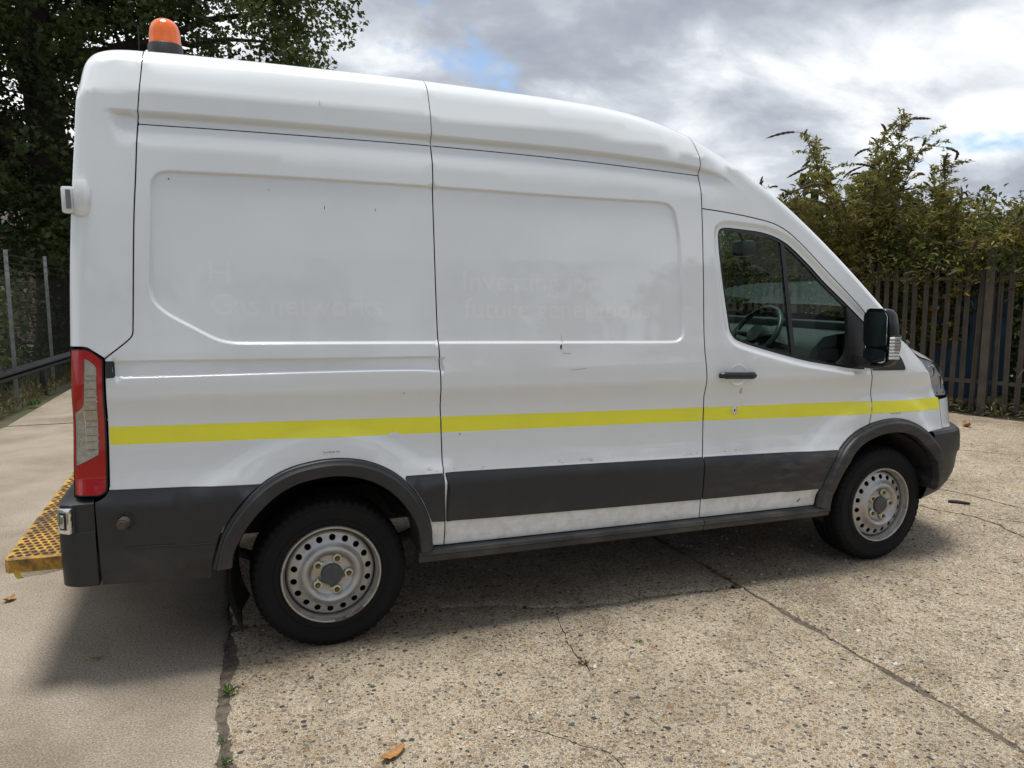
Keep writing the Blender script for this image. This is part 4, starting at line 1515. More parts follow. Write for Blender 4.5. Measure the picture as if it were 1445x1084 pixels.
def wheel_meshes():
    d = {}
    # tyre: sidewall and grooved tread, blocks cut into the shoulders
    half = [(0.232, -0.112), (0.245, -0.118), (0.258, -0.1165), (0.2585, -0.1185), (0.261, -0.1185), (0.2615, -0.1165), (0.290, -0.1180), (0.316, -0.1165), (0.3163, -0.1185), (0.319, -0.1180), (0.3195, -0.1158), (0.334, -0.112), (0.344, -0.104), (0.350, -0.094), (0.353, -0.084)]
    crown = [(0.354, -0.070), (0.346, -0.069), (0.346, -0.060), (0.355, -0.059), (0.356, -0.030), (0.347, -0.029), (0.347, -0.019), (0.357, -0.018)]
    prof = half + crown
    prof = prof + [(r, -y) for r, y in prof[::-1]]
    n = 220
    vs, fs = [], []
    for k in range(n):
        a = 2 * math.pi * k / n
        cut = (k % 4) == 0
        for r, y in prof:
            ay = abs(y)
            rr = r
            if cut and 0.072 < ay < 0.113 and r > 0.330:
                rr -= 0.008
            elif (k % 4) == 2 and ay < 0.06 and r > 0.353:
                rr -= 0.003
            vs.append((rr * math.cos(a), y, rr * math.sin(a)))
    m_ = len(prof)
    for k in range(n):
        k2 = (k + 1) % n
        for j in range(m_ - 1):
            fs.append((k * m_ + j, k * m_ + j + 1, k2 * m_ + j + 1, k2 * m_ + j))
    vs = [(x, y, max(z, -HZ + 0.001)) for x, y, z in vs]
    me = make_mesh('tyre', vs, fs)
    bm = bmesh.new()
    bm.from_mesh(me)
    bmesh.ops.recalc_face_normals(bm, faces=bm.faces)
    bm.to_mesh(me)
    bm.free()
    me.polygons.foreach_set('use_smooth', [True] * len(me.polygons))
    me.set_sharp_from_angle(angle=math.radians(40))
    me.materials.append(MATS['rubber'])
    d['tyre'] = me
    # raised ring line on the sidewall is part of the profile above; steel disc with eighteen round holes
    RO = 0.205
    th = np.linspace(0, 2 * math.pi, 73)[:-1]
    outer = np.stack([RO * np.cos(th), RO * np.sin(th)], 1)
    holes = []
    for k in range(18):
        a = 2 * math.pi * (k + 0.35) / 18
        c_ = np.array([math.cos(a), math.sin(a)]) * 0.171
        e1, e2 = np.array([math.cos(a), math.sin(a)]), np.array([-math.sin(a), math.cos(a)])
        holes.append(np.array([c_ + e1 * 0.0150 * math.cos(q) + e2 * 0.0150 * math.sin(q) for q in np.linspace(0, 2 * math.pi, 15)[:-1]]))
    hub = np.array([(0.051 * math.cos(q), 0.051 * math.sin(q)) for q in np.linspace(0, 2 * math.pi, 37)[:-1]])
    ex = []
    for r in (0.058, 0.066, 0.076, 0.086, 0.094, 0.100, 0.106, 0.113, 0.121, 0.129, 0.136, 0.142, 0.148, 0.153, 0.190, 0.195, 0.200):
        q = np.linspace(0, 2 * math.pi, 97)[:-1]
        ex.append(np.stack([r * np.cos(q), r * np.sin(q)], 1))
    V, F = triangulate(outer, holes + [hub], np.concatenate(ex), 0.5)
    R_ = np.hypot(V[:, 0], V[:, 1])
    dep = np.interp(R_, [0.0, 0.052, 0.060, 0.086, 0.096, 0.108, 0.119, 0.130, 0.142, 0.152, 0.190, 0.199, 0.206], [-0.006, -0.004, 0.001, 0.001, -0.004, -0.021, -0.029, -0.025, -0.010, 0.000, 0.012, 0.018, 0.050])
    vs = np.stack([V[:, 0], dep, V[:, 1]], 1).tolist()
    fs = [tuple(f) for f in F]
    base = len(vs)
    for lp in holes:
        o = len(vs)
        rr = np.hypot(lp[:, 0], lp[:, 1])
        dd = np.interp(rr, [0.152, 0.190], [0.000, 0.012])
        for q, d0 in zip(lp, dd):
            vs.append([q[0], d0, q[1]])
            vs.append([q[0], d0 + 0.007, q[1]])
        n = len(lp)
        for k in range(n):
            k2 = (k + 1) % n
            fs.append((o + 2 * k, o + 2 * k + 1, o + 2 * k2 + 1, o + 2 * k2))
    # rim flange and barrel
    prof = [(0.206, 0.062), (0.207, 0.030), (0.208, 0.012), (0.212, 0.004), (0.216, -0.004), (0.217, -0.016), (0.220, -0.022), (0.226, -0.023), (0.230, -0.019), (0.2305, -0.012), (0.228, -0.006), (0.222, 0.004), (0.213, 0.03), (0.213, 0.20)]
    n = 80
    o = len(vs)
    for k in range(n):
        a = 2 * math.pi * k / n
        for r, y in prof:
            vs.append([r * math.cos(a), y, r * math.sin(a)])
    m_ = len(prof)
    for k in range(n):
        k2 = (k + 1) % n
        for j in range(m_ - 1):
            fs.append((o + k * m_ + j, o + k * m_ + j + 1, o + k2 * m_ + j + 1, o + k2 * m_ + j))
    me = make_mesh('wheel', vs, fs)
    bm = bmesh.new()
    bm.from_mesh(me)
    bmesh.ops.recalc_face_normals(bm, faces=bm.faces)
    bm.to_mesh(me)
    bm.free()
    me.polygons.foreach_set('use_smooth', [True] * len(me.polygons))
    me.set_sharp_from_angle(angle=math.radians(42))
    me.materials.append(MATS['wheel_steel'])
    d['wheel'] = me
    return d


WM = wheel_meshes()
parts_cache = {}


def wheel_part(key, mb, mat, parent, rot=None, smooth=35):
    if key not in parts_cache:
        o = mb().build(key, mat, parent, smooth)
        parts_cache[key] = o.data
    else:
        o = link(key, parts_cache[key], None, parent)
    if rot is not None:
        o.rotation_euler = (0, rot, 0)
    o.location = (0, -0.016, 0)
    return o


def hub_mb():
    mb = MB()
    mb.lathe_y([(0.050, 0.016), (0.051, 0.000), (0.048, -0.004), (0.030, -0.006), (0.028, -0.0045), (0.001, -0.005)], 36)
    return mb


def drum_mb():
    mb = MB()
    mb.lathe_y([(0.001, 0.075), (0.150, 0.075), (0.198, 0.080), (0.198, 0.16)], 36)
    return mb


def nut_mb():
    mb = MB()
    n = 6
    r = 0.0105
    rings = [[(0.078 + q * r * math.cos(2 * math.pi * k / n), y, q * r * math.sin(2 * math.pi * k / n)) for k in range(n)] for y, q in ((0.016, 1), (-0.007, 1), (-0.010, 0.8))]
    mb.loft(rings)
    return mb


def tag_mb():
    mb = MB()
    n = 20
    ring, inr = [], []
    for k in range(n):
        a = 2 * math.pi * k / n
        r = 0.0200
        x, z = r * math.cos(a), r * math.sin(a)
        if abs(a - math.radians(235)) < 0.2:
            x, z = x * 1.75, z * 1.75
        ring.append((0.078 + x, z))
        inr.append((0.078 + 0.0125 * math.cos(a), 0.0125 * math.sin(a)))
    rings = [[(x, 0.013, z) for x, z in ring], [(x, 0.004, z) for x, z in ring], [(x, -0.001, z) for x, z in inr], [(x, 0.013, z) for x, z in inr]]
    mb.loft(rings, True, False)
    return mb


def place_wheel(x, mirror, steer=0.0, spin=0.0, nuts=0.0):
    w_ = link('wheel', WM['wheel'], None, van)
    w_.location = (x, (WID - 0.070) if mirror else 0.070, HZ)
    w_.rotation_euler = Matrix.Rotation((math.pi if mirror else 0) + steer, 3, 'Z').to_euler()
    ty = link('tyre', WM['tyre'], None, w_)
    ty.location = (0, 0.100, 0)
    wheel_part('hub_cap', hub_mb, 'hub_grey', w_)
    for k in range(5):
        a = -math.radians(nuts + 72 * k)
        wheel_part('wheel_nut', nut_mb, 'nut_steel', w_, a)
        wheel_part('nut_tag', tag_mb, 'nut_tag', w_, a)
    mb_ = wheel_part('brake_drum', drum_mb, 'gap_shade', w_)  # black backing added so the disc holes look dark
    return w_


wr = place_wheel(0.0, False, nuts=-2)
wf = place_wheel(3.30, False, steer=math.radians(2.0), nuts=2)
place_wheel(0.0, True)
place_wheel(3.30, True, steer=math.radians(2.0))
# scuffed, chipped stretch of the rear rim
mb = MB()
rs = random.Random(4)
rings = []
for k in range(15):
    a = math.radians(-88 + 2.6 * k)
    e = 0.0024 * rs.random()
    rings.append([(r * math.cos(a), y, r * math.sin(a)) for r, y in ((0.2150 + e, -0.0150), (0.2185 + e, -0.0222), (0.2225 + e, -0.0250), (0.2300, -0.0228), (0.2318, -0.015))])
mb.loft(rings, False, False)
mb.build('rim_scuff', 'rim_scuff', wr, 60)

# ------------------------------------------------------------------ mud flap, underbody
mb = MB()
ring = lambda x, z: [(x - 0.010, 0.045, z), (x + 0.010, 0.045, z), (x + 0.010, 0.19, z), (x - 0.010, 0.19, z)]
mb.loft([ring(-0.424, 0.50), ring(-0.446, 0.43), ring(-0.448, 0.34), ring(-0.432, 0.26), ring(-0.423, 0.235)])
mb.build('mud_flap', 'rubber', van, 30)
mb = MB()
mb.loft([[(x - 0.012, WID - y, z) for x, y, z in ((-0.424, 0.05, z), (-0.400, 0.05, z), (-0.400, 0.30, z), (-0.424, 0.30, z))] for z in (0.50, 0.36, 0.235)])
mb.build('mud_flap', 'rubber', van, 50)
mb = MB()
mb.box((-0.96, 0.03, 0.58), (-0.47, WID - 0.03, 0.64))
mb.box((-0.47, 0.46, 0.60), (0.47, WID - 0.46, 0.66))
mb.box((0.47, 0.05, 0.47), (2.78, WID - 0.05, 0.55))  # set low to block light under the van
mb.box((2.78, 0.46, 0.50), (3.72, WID - 0.46, 0.62))
mb.build('floor_pan', 'underbody', van)
for y in (0.50, WID - 0.50):
    mb = MB()
    mb.box((-0.95, y - 0.04, 0.46), (2.9, y + 0.04, 0.60))
    mb.build('chassis_rail', 'underbody', van)
    mb = MB()
    mb.tube([(-0.62, y - 0.04, 0.47), (-0.3, y - 0.04, 0.33), (0, y - 0.04, 0.28), (0.35, y - 0.04, 0.33), (0.72, y - 0.04, 0.47)], 0.025, 6)
    mb.build('leaf_spring', 'underbody', van)
mb = MB()
mb.tube([(0, 0.18, HZ), (0, WID - 0.18, HZ)], 0.055, 12)
mb.tube([(0, CY - 0.14, HZ), (0, CY - 0.06, HZ), (0, CY + 0.06, HZ), (0, CY + 0.14, HZ)], [0.06, 0.15, 0.15, 0.06], 16)
mb.build('rear_axle', 'underbody', van)
mb = MB()
mb.tube([(3.3, 0.2, HZ), (3.3, WID - 0.2, HZ)], 0.04, 10)
mb.build('front_axle', 'underbody', van)
mb = MB()
mb.tube([(2.6, 1.25, 0.42), (1.2, 1.25, 0.40), (0.4, 1.35, 0.42)], 0.035, 10)
mb.tube([(1.7, 1.25, 0.40), (1.1, 1.25, 0.40)], 0.085, 14)
mb.build('exhaust', 'underbody', van)
mb = MB()
mb.box((0.62, 0.55, 0.33), (2.35, 1.15, 0.50))
mb.build('fuel_tank', 'underbody', van, bevel=0.03)  # enlarged to keep light off the ground below
mb = MB()
mb.box((2.40, 0.42, 0.30), (3.66, WID - 0.42, 0.52))
mb.build('engine_tray', 'underbody', van, bevel=0.04)
mb = MB()
lathe_ = [[(-0.62 + r * math.cos(2 * math.pi * k / 36), CY + r * math.sin(2 * math.pi * k / 36), z) for k in range(36)] for r, z in ((0.30, 0.34), (0.345, 0.37), (0.345, 0.50), (0.30, 0.54))]
mb.loft(lathe_)
mb.build('added_spare_wheel', 'rubber', van)  # unseen, added to deepen the shade under the van
mb = MB()
mb.tube([(0.1, CY, 0.37), (2.5, CY + 0.1, 0.42)], 0.045, 10)
mb.build('added_prop_shaft', 'underbody', van)  # unseen, added with the spare wheel to block light underneath

# ------------------------------------------------------------------ cab door details
seal_in = offset_loop(np.array(WIN), 0.013)
panel('window_seal', WIN, 'gloss_black', (door[0], door[1]), holes=[seal_in], off=-0.008, gap=0.0, edge=0.002, wall=0.02, g=0.2, feat=False)
panel('window_pane', offset_loop(np.array(WIN), 0.004).tolist(), 'window_glass', (door[0], door[1]), off=-0.016, gap=0.0, edge=0.0, wall=0.003, g=0.06, feat=False)
DIV = join(cr([(2.478, 1.918), (2.506, 1.905)], 0.02), cr([(2.506, 1.905), (2.582, 1.280)], 0.04), cr([(2.582, 1.280), (2.552, 1.288)], 0.02), cr([(2.552, 1.288), (2.478, 1.918)], 0.04))
panel('window_divider', DIV, 'gloss_black', (door[0], door[1]), off=-0.010, gap=0.0, edge=0.002, wall=0.02, g=0.05, feat=False)
SAIL = join(cr([(2.940, 1.562), (3.078, 1.458)], 0.03), cr([(3.078, 1.458), (3.070, 1.204)], 0.03), cr([(3.070, 1.204), (2.855, 1.232)], 0.03), cr([(2.855, 1.232), (2.905, 1.262), (2.930, 1.300), (2.944, 1.409), (2.940, 1.562)], 0.025))
panel('mirror_sail', SAIL, 'satin_black', (door[0], door[1]), off=0.004, gap=0.0, edge=0.004, wall=0.02, g=0.05, feat=False)
TRI = join(cr([(3.122, 1.186), (3.125, 1.275)], 0.03), cr([(3.125, 1.275), (3.325, 1.268)], 0.03), cr([(3.325, 1.268), (3.345, 1.262), (3.388, 1.186), (3.380, 1.178)], 0.02), cr([(3.380, 1.178), (3.122, 1.186)], 0.03))
panel('wing_trim', TRI, 'satin_black', van, off=0.006, gap=0.001, edge=0.004, wall=0.015, g=0.05, feat=False)
for mi in (0, 1):
    Y = lambda y: WID - y if mi else y
    s = -1 if mi else 1
    # grip over a shallow bowl
    yb = sidey(2.178, 1.199)
    mb = MB()
    mb.lathe_y([(0.001, 0.010 * s), (0.030, 0.008 * s), (0.052, -0.0005 * s), (0.056, -0.0012 * s), (0.060, 0.0004 * s)], 36, (2.176, Y(yb), 1.198))
    mb.build('handle_bowl', 'white_paint', door[mi])
    mb = MB()
    rings = []
    for t_ in np.linspace(0, 1, 11):
        x = 2.050 + 0.224 * t_
        z = 1.2035 - 0.010 * t_
        e = min(1, 0.55 + 4.5 * min(t_, 1 - t_))
        yo = -0.030 if 0.02 < t_ < 0.98 else -0.024
        rings.append([(x, Y(yb + yo + 0.014 * math.cos(q) * e), z + 0.0185 * math.sin(q) * e) for q in np.linspace(0, 2 * math.pi, 13)[:-1]])
    mb.loft(rings)
    for x in (2.066, 2.258):
        mb.box((x - 0.014, min(Y(yb - 0.02), Y(yb + 0.012)), 1.188), (x + 0.014, max(Y(yb - 0.02), Y(yb + 0.012)), 1.212))
    mb.build('door_handle', 'gloss_black', door[mi], 40)
    if mi == 0:
        yl = sidey(2.181, 1.000)
        mb = MB()
        mb.lathe_y([(0.022, 0.004), (0.022, -0.006), (0.018, -0.009), (0.012, -0.009), (0.011, -0.005), (0.001, -0.005)], 28, (2.181, yl, 1.000))
        mb.build('lock_cylinder', 'chrome', door[mi])
        mb = MB()
        mb.box((2.178, yl - 0.0062, 0.992), (2.184, yl - 0.004, 1.008))
        mb.build('key_slot', 'gap_shade', door[mi])

# ------------------------------------------------------------------ door mirrors


def mirror_unit(mi):
    Y = lambda y: WID - y if mi else y
    # housing: tall rounded shell, glass side towards the rear
    sec = []
    for z, xw, yo, yi, xo in ((1.232, 0.050, -0.185, -0.060, 3.020), (1.240, 0.085, -0.205, -0.045, 3.030), (1.275, 0.110, -0.222, -0.036, 3.036), (1.35, 0.120, -0.228, -0.030, 3.034),
                              (1.45, 0.115, -0.226, -0.028, 3.026), (1.52, 0.100, -0.214, -0.034, 3.018), (1.545, 0.080, -0.198, -0.050, 3.012), (1.553, 0.045, -0.175, -0.075, 3.010)):
        ym, hy = (yo + yi) / 2, (yi - yo) / 2
        ring_ = []
        for q in np.linspace(0, 2 * math.pi, 29)[:-1]:
            c_, s_ = math.cos(q), math.sin(q)
            cc = abs(c_) ** 0.5 * (1 if c_ >= 0 else -1)
            ss = abs(s_) ** 0.5 * (1 if s_ >= 0 else -1)
            x = xo + xw / 2 * cc if cc > 0 else xo + 0.030 * cc
            ring_.append((x, Y(ym + hy * ss), z))
        sec.append(ring_)
    mb = MB()
    mb.loft(sec)
    h_ = mb.build('door_mirror', 'gloss_black', door[mi], 50)

    def gl(z0, z1, y0, y1, name, mat, x, r=0.02, dx=0.0):
        mb = MB()
        pts = []
        for cx_, cz_, a0 in ((y1 - r, z1 - r, 0), (y0 + r, z1 - r, 90), (y0 + r, z0 + r, 180), (y1 - r, z0 + r, 270)):
            for a in (0, 30, 60, 90):
                q = math.radians(a0 + a)
                pts.append((cx_ + r * math.cos(q), cz_ + r * math.sin(q)))
        rings = [[(x + dx * (z - z0), Y(y), z) for y, z in pts], [(x - 0.004 + dx * (z - z0), Y(y), z) for y, z in pts]]
        mb.loft(rings)
        return mb.build(name, mat, h_, 40)
    gl(1.340, 1.535, -0.212, -0.048, 'mirror_glass', 'mirror_silver', 2.986, 0.03, -0.03)
    gl(1.252, 1.330, -0.205, -0.050, 'mirror_glass', 'mirror_silver', 2.990, 0.022, 0.0)
    # indicator on the outer edge
    mb = MB()
    rings = []
    for z, o_, dx_ in ((1.268, -0.212, 0.0), (1.276, -0.224, 0.006), (1.33, -0.236, 0.012), (1.40, -0.238, 0.012), (1.412, -0.230, 0.008)):
        rings.append([(2.990 + dx_, Y(o_ + 0.014), z), (3.010 + dx_, Y(o_ - 0.004), z), (3.048 + dx_, Y(o_ - 0.002), z), (3.064 + dx_, Y(o_ + 0.016), z), (3.03, Y(o_ + 0.03), z)])
    mb.loft(rings)
    mb.build('indicator_lens', 'clear_lens', h_, 30)
    mb = MB()
    for z in (1.282, 1.300, 1.318, 1.336, 1.354, 1.372, 1.390):
        mb.tube([(2.998, Y(-0.221), z), (3.012, Y(-0.231), z + 0.003), (3.060, Y(-0.228), z)], 0.0088, 6)
    mb.build('indicator_brightener', 'white_board', h_)  # white insert added behind the lens to brighten it
    mb = MB()
    mb.loft([[(x, Y(y), z) for x, z in ((2.985, 1.215), (3.075, 1.205), (3.085, 1.270), (2.995, 1.285))] for y in (0.04, -0.05, -0.10)])
    mb.build('mirror_arm', 'satin_black', h_, bevel=0.010)


mirror_unit(0)
mirror_unit(1)

# ------------------------------------------------------------------ cab interior
mb = MB()
rows = []
for y in np.linspace(0.13, WID - 0.13, 19):
    near = math.exp(-((y - 0.52) / 0.26) ** 2)
    rows.append([(2.92, y, 0.75), (2.78, y, 0.95), (2.74, y, 1.16), (2.78 - 0.05 * near, y, 1.30 + 0.05 * near), (2.86, y, 1.375 + 0.055 * near), (2.96, y, 1.395 + 0.02 * near), (3.12, y, 1.405), (3.25, y, 1.38), (3.3, y, 0.75)])
mb.loft(rows, True, True)
dash = mb.build('dashboard', 'dash_grey', van, 40)
for y in (0.24, 0.86, 1.2, WID - 0.24):
    mb = MB()
    mb.box((2.752, y - 0.05, 1.20), (2.778, y + 0.05, 1.27))
    mb.build('air_vent', 'satin_black', dash, bevel=0.006)
mb = MB()
mb.box((2.72, 0.98, 1.03), (2.765, 1.22, 1.16))
mb.build('radio', 'gloss_black', dash, bevel=0.006)
# steering wheel
cen = Vector((2.665, 0.50, 1.385))
ax = Vector((-0.82, 0, 0.57)).normalized()
e1 = Vector((0, 1, 0))
e2 = ax.cross(e1).normalized()
mb = MB()
nR, nr = 48, 10
rings = []
for k in range(nR):
    a = 2 * math.pi * k / nR
    d = e1 * math.cos(a) + e2 * math.sin(a)
    rings.append([cen + d * (0.190 + 0.017 * math.cos(q)) + ax * 0.017 * math.sin(q) for q in np.linspace(0, 2 * math.pi, nr + 1)[:-1]])
rings.append(rings[0])
mb.loft(rings, True, False)
sw = mb.build('steering_wheel', 'satin_black', van, 60)
mb = MB()
for a in (0, 180, 60, 120):
    d = e1 * math.cos(math.radians(a)) + e2 * math.sin(math.radians(a))
    mb.tube([cen - ax * 0.03 + d * 0.05, cen + d * 0.185], [0.022, 0.014], 8)
mb.build('wheel_spoke', 'satin_black', sw)
mb = MB()
mb.tube([cen + ax * 0.01, cen - ax * 0.03, cen - ax * 0.22], [0.060, 0.075, 0.05], 20)
mb.build('airbag_cover', 'dash_grey', sw, 40)
# seats


def seat(y0, y1):
    mb = MB()
    mb.box((1.98, y0, 0.75), (2.46, y1, 0.98))
    s_ = mb.build('cab_seat', 'seat_cloth', van, bevel=0.05, segs=3)
    mb = MB()
    yc = (y0 + y1) / 2
    hw = (y1 - y0) / 2
    mb.loft([[(2.09 - 0.2 * t_ + dx, yc + sy * hw * w_, 0.95 + 0.62 * t_) for dx, sy in ((0, -1), (0.13, -0.8), (0.13, 0.8), (0, 1))] for t_, w_ in ((0, 1), (0.5, 1.0), (0.9, 0.85), (1.0, 0.6))])
    mb.build('seat_back', 'seat_cloth', s_, bevel=0.03, segs=3)
    mb = MB()
    mb.box((1.885, yc - 0.12, 1.60), (1.975, yc + 0.12, 1.78))
    mb.build('headrest', 'seat_cloth', s_, bevel=0.03, segs=3)


seat(0.22, 0.74)
seat(0.92, 1.36)
seat(1.38, 1.84)
mb = MB()
mb.box((1.86, 0.12, 0.55), (1.89, WID - 0.12, 2.30))
mb.build('bulkhead', 'trim_grey', van)
mb = MB()
mb.box((1.90, 0.16, 2.06), (2.30, WID - 0.16, 2.09))
mb.build('headlining', 'trim_grey', van, bevel=0.01)
mb = MB()
mb.box((1.9, 0.06, 0.55), (2.95, WID - 0.06, 0.60))
mb.build('cab_floor', 'underbody', van)
mb = MB()
mb.box((2.56, 0.52, 1.860), (2.67, 0.64, 1.955))
mb.build('roof_console', 'satin_black', van, bevel=0.02)
mb = MB()
mb.tube([(2.59, 0.54, 1.94), (2.50, 0.54, 2.08)], 0.012, 8)
mb.build('console_bracket', 'satin_black', van)
# door trims inside
for mi in (0, 1):
    Y = lambda y: WID - y if mi else y
    mb = MB()
    a, c_ = Y(0.07), Y(0.12)
    mb.loft([[(2.02, a, 0.60), (2.02, c_, 0.60), (2.05, c_, 1.34), (2.05, a, 1.36)], [(2.50, a, 0.60), (2.50, c_, 0.60), (2.50, c_, 1.24), (2.50, a, 1.26)], [(3.02, a, 0.62), (3.02, c_, 0.62), (3.02, c_, 1.12), (3.02, a, 1.14)]])
    mb.build('door_trim', 'dash_grey', door[mi], bevel=0.008)

# ------------------------------------------------------------------ beacon and aerial on the roof
bx, by = -0.612, 0.52
zb = 2.630
mb = MB()


def lathe_z(mb, prof, c, n=40):
    rings_ = []
    for r, z in prof:
        rings_.append([(c[0] + r * math.cos(2 * math.pi * k / n), c[1] + r * math.sin(2 * math.pi * k / n), z) for k in range(n)])
    mb.loft(rings_, True, True)


lathe_z(mb, [(0.074, zb), (0.074, zb + 0.112), (0.070, zb + 0.117)], (bx, by))
bc = mb.build('beacon', 'satin_black', van, 40)
mb = MB()
z0 = zb + 0.117
lathe_z(mb, [(0.0685, z0), (0.0685, z0 + 0.010), (0.0665, z0 + 0.016), (0.066, z0 + 0.042), (0.063, z0 + 0.064), (0.057, z0 + 0.084), (0.046, z0 + 0.099), (0.030, z0 + 0.109), (0.012, z0 + 0.1125), (0.001, z0 + 0.113)], (bx, by))
mb.build('amber_dome', 'amber_lens', bc, 40)
mb = MB()
mb.tube([(-0.722, 0.55, 2.64), (-0.722, 0.55, 2.83)], 0.0028, 6)
mb.build('aerial', 'satin_black', van)

# ------------------------------------------------------------------ lettering


def text_on_side(name, body, x, z, size, width, mat, parent, shear=0.0, off=0.0022, slope=-0.016):
    cu = bpy.data.curves.new(name, 'FONT')
    cu.body = body
    cu.size = 1.0
    cu.shear = shear
    tmp = bpy.data.objects.new(name, cu)
    COL.objects.link(tmp)
    bpy.context.view_layer.update()
    dg = bpy.context.evaluated_depsgraph_get()
    me = bpy.data.meshes.new_from_object(tmp.evaluated_get(dg))
    bpy.data.objects.remove(tmp)
    bm = bmesh.new()
    bm.from_mesh(me)
    for _ in range(2):
        bmesh.ops.subdivide_edges(bm, edges=[e for e in bm.edges if e.calc_length() > 0.18], cuts=1)
    bmesh.ops.triangulate(bm, faces=bm.faces)
    bm.to_mesh(me)
    bm.free()
    co = np.zeros(len(me.vertices) * 3)
    me.vertices.foreach_get('co', co)
    co = co.reshape(-1, 3)
    w_ = co[:, 0].max() - co[:, 0].min()
    k = width / w_
    X = x + (co[:, 0] - co[:, 0].min()) * k
    Z = z + co[:, 1] * size + slope * (X - x)
    Yv = side(X, Z) - off
    me.vertices.foreach_set('co', np.stack([X, Yv, Z], 1).ravel())
    me.update()
    me.materials.clear()
    o = link(name, me, mat, parent)
    # face the viewer
    if len(me.polygons) and sum(p_.normal.y * p_.area for p_ in me.polygons) > 0:
        me.flip_normals()
    me.polygons.foreach_set('use_smooth', [True] * len(me.polygons))
    me.normals_split_custom_set_from_vertices([tuple(q) for q in surf_normals(X, Z, 0)])
    return o


simple('sticker', (0.735, 0.765, 0.79), 0.34, coat=1.0)
simple('ink', (0.02, 0.02, 0.022), 0.6)
oc = [(-0.036, 0.948), (0.052, 0.945), (0.052, 0.924), (-0.036, 0.926)]
panel('sticker', oc, 'sticker', van, off=0.0008, gap=0, edge=0, wall=0.0004, g=0.03, feat=False, both=False)
text_on_side('sticker_text', 'Tyre 65 psi rear', -0.030, 0.931, 0.013, 0.076, 'ink', van, off=0.0016, slope=0.0)
text_on_side('sticker_text', 'Tyre 50 psi', 3.290, 0.918, 0.012, 0.085, 'ink', van, off=0.0016, slope=-0.01)

# ------------------------------------------------------------------ scuffs and chips in the paint
simple('rust_chip', (0.07, 0.045, 0.035), 0.9)
simple('grey_scuff', (0.50, 0.48, 0.45), 0.7, var=0.2, vscale=90)


def chip(x, z, rx, rz, mat='rust_chip', seed=0, rot=0.0):
    r_ = random.Random(seed)
    n = 9
    loop = []
    for k in range(n):
        a = 2 * math.pi * k / n
        q = 0.7 + 0.5 * r_.random()
        u, v = rx * q * math.cos(a), rz * q * math.sin(a)
        loop.append((x + u * math.cos(rot) - v * math.sin(rot), z + u * math.sin(rot) + v * math.cos(rot)))
    panel('paint_chip', loop, mat, van, off=0.0007, gap=0, edge=0, wall=0.0003, g=0.1, feat=False, both=False)


chip(1.128, 1.377, 0.006, 0.012, seed=1)
chip(1.137, 1.415, 0.0016, 0.030, seed=2, mat='grey_scuff')
chip(1.16, 1.345, 0.03, 0.0025, seed=3, mat='grey_scuff', rot=-0.06)
chip(1.22, 1.265, 0.06, 0.0022, seed=4, mat='grey_scuff', rot=0.06)
chip(2.213, 1.105, 0.009, 0.018, seed=5, mat='grey_scuff')
chip(0.613, 0.972, 0.005, 0.003, seed=6)
chip(-0.215, 2.078, 0.0014, 0.004, seed=7)
chip(0.015, 2.012, 0.0018, 0.009, seed=8)
chip(0.238, 2.010, 0.0018, 0.008, seed=9)
chip(-0.605, 2.105, 0.003, 0.004, seed=10)
chip(0.34, 1.185, 0.0025, 0.004, seed=11)
chip(0.01, 2.46, 0.0025, 0.014, seed=12, mat='grey_scuff')
chip(-0.15, 1.035, 0.003, 0.0018, seed=13)
chip(2.63, 0.455, 0.020, 0.004, seed=14, rot=0.7)
for k in range(30):
    x = random.choice((0.44, 0.48, 0.58, 0.66, 0.76, 1.12, 1.22, 1.30, 1.90, 2.10, 2.20)) + random.gauss(0, 0.025)
    chip(x, zat(CLT, x) + 0.010 + 0.016 * random.random(), 0.003 + 0.012 * random.random(), 0.0015 + 0.0015 * random.random(), mat='grey_scuff', seed=30 + k, rot=random.uniform(-0.3, 0.4))
# ------------------------------------------------------------------ ground
def wave(s, seed, amp, freq):
    r_ = np.random.default_rng(seed)
    out = np.zeros_like(s)
    for k in range(6):
        out += amp / (1 + k) ** 0.8 * np.sin(s * freq * (1.9 ** k) * (0.8 + 0.4 * r_.random()) + 6.28 * r_.random())
    return out * 0.5


def wobble(pts, step, seed, amp, freq=3.0):
    """broken concrete edge along a polyline"""
    P = np.array(cr(pts, step))
    s = np.concatenate([[0], np.cumsum(np.linalg.norm(np.diff(P, axis=0), axis=1))])
    t_ = np.gradient(P, axis=0)
    t_ /= np.linalg.norm(t_, axis=1)[:, None] + 1e-9
    n_ = np.stack([-t_[:, 1], t_[:, 0]], 1)
    d_ = wave(s, seed, amp, freq)
    fade = np.minimum(1, np.minimum(s, s[-1] - s) / 0.1)
    return P + n_ * (d_ * fade)[:, None]


def sliver(pts, width, seed):
    """closed outline of a thin crack"""
    P = wobble(pts, 0.02, seed, 0.012, 9)
    t_ = np.gradient(P, axis=0)
    t_ /= np.linalg.norm(t_, axis=1)[:, None] + 1e-9
    n_ = np.stack([-t_[:, 1], t_[:, 0]], 1)
    s = np.linspace(0, 1, len(P))
    r_ = np.random.default_rng(seed)
    w_ = width * (0.25 + np.sin(s * math.pi) ** 0.4) * (0.6 + 0.8 * r_.random(len(P))) * 0.5
    return [tuple(q) for q in np.concatenate([P + n_ * w_[:, None], (P - n_ * w_[:, None])[::-1]])]


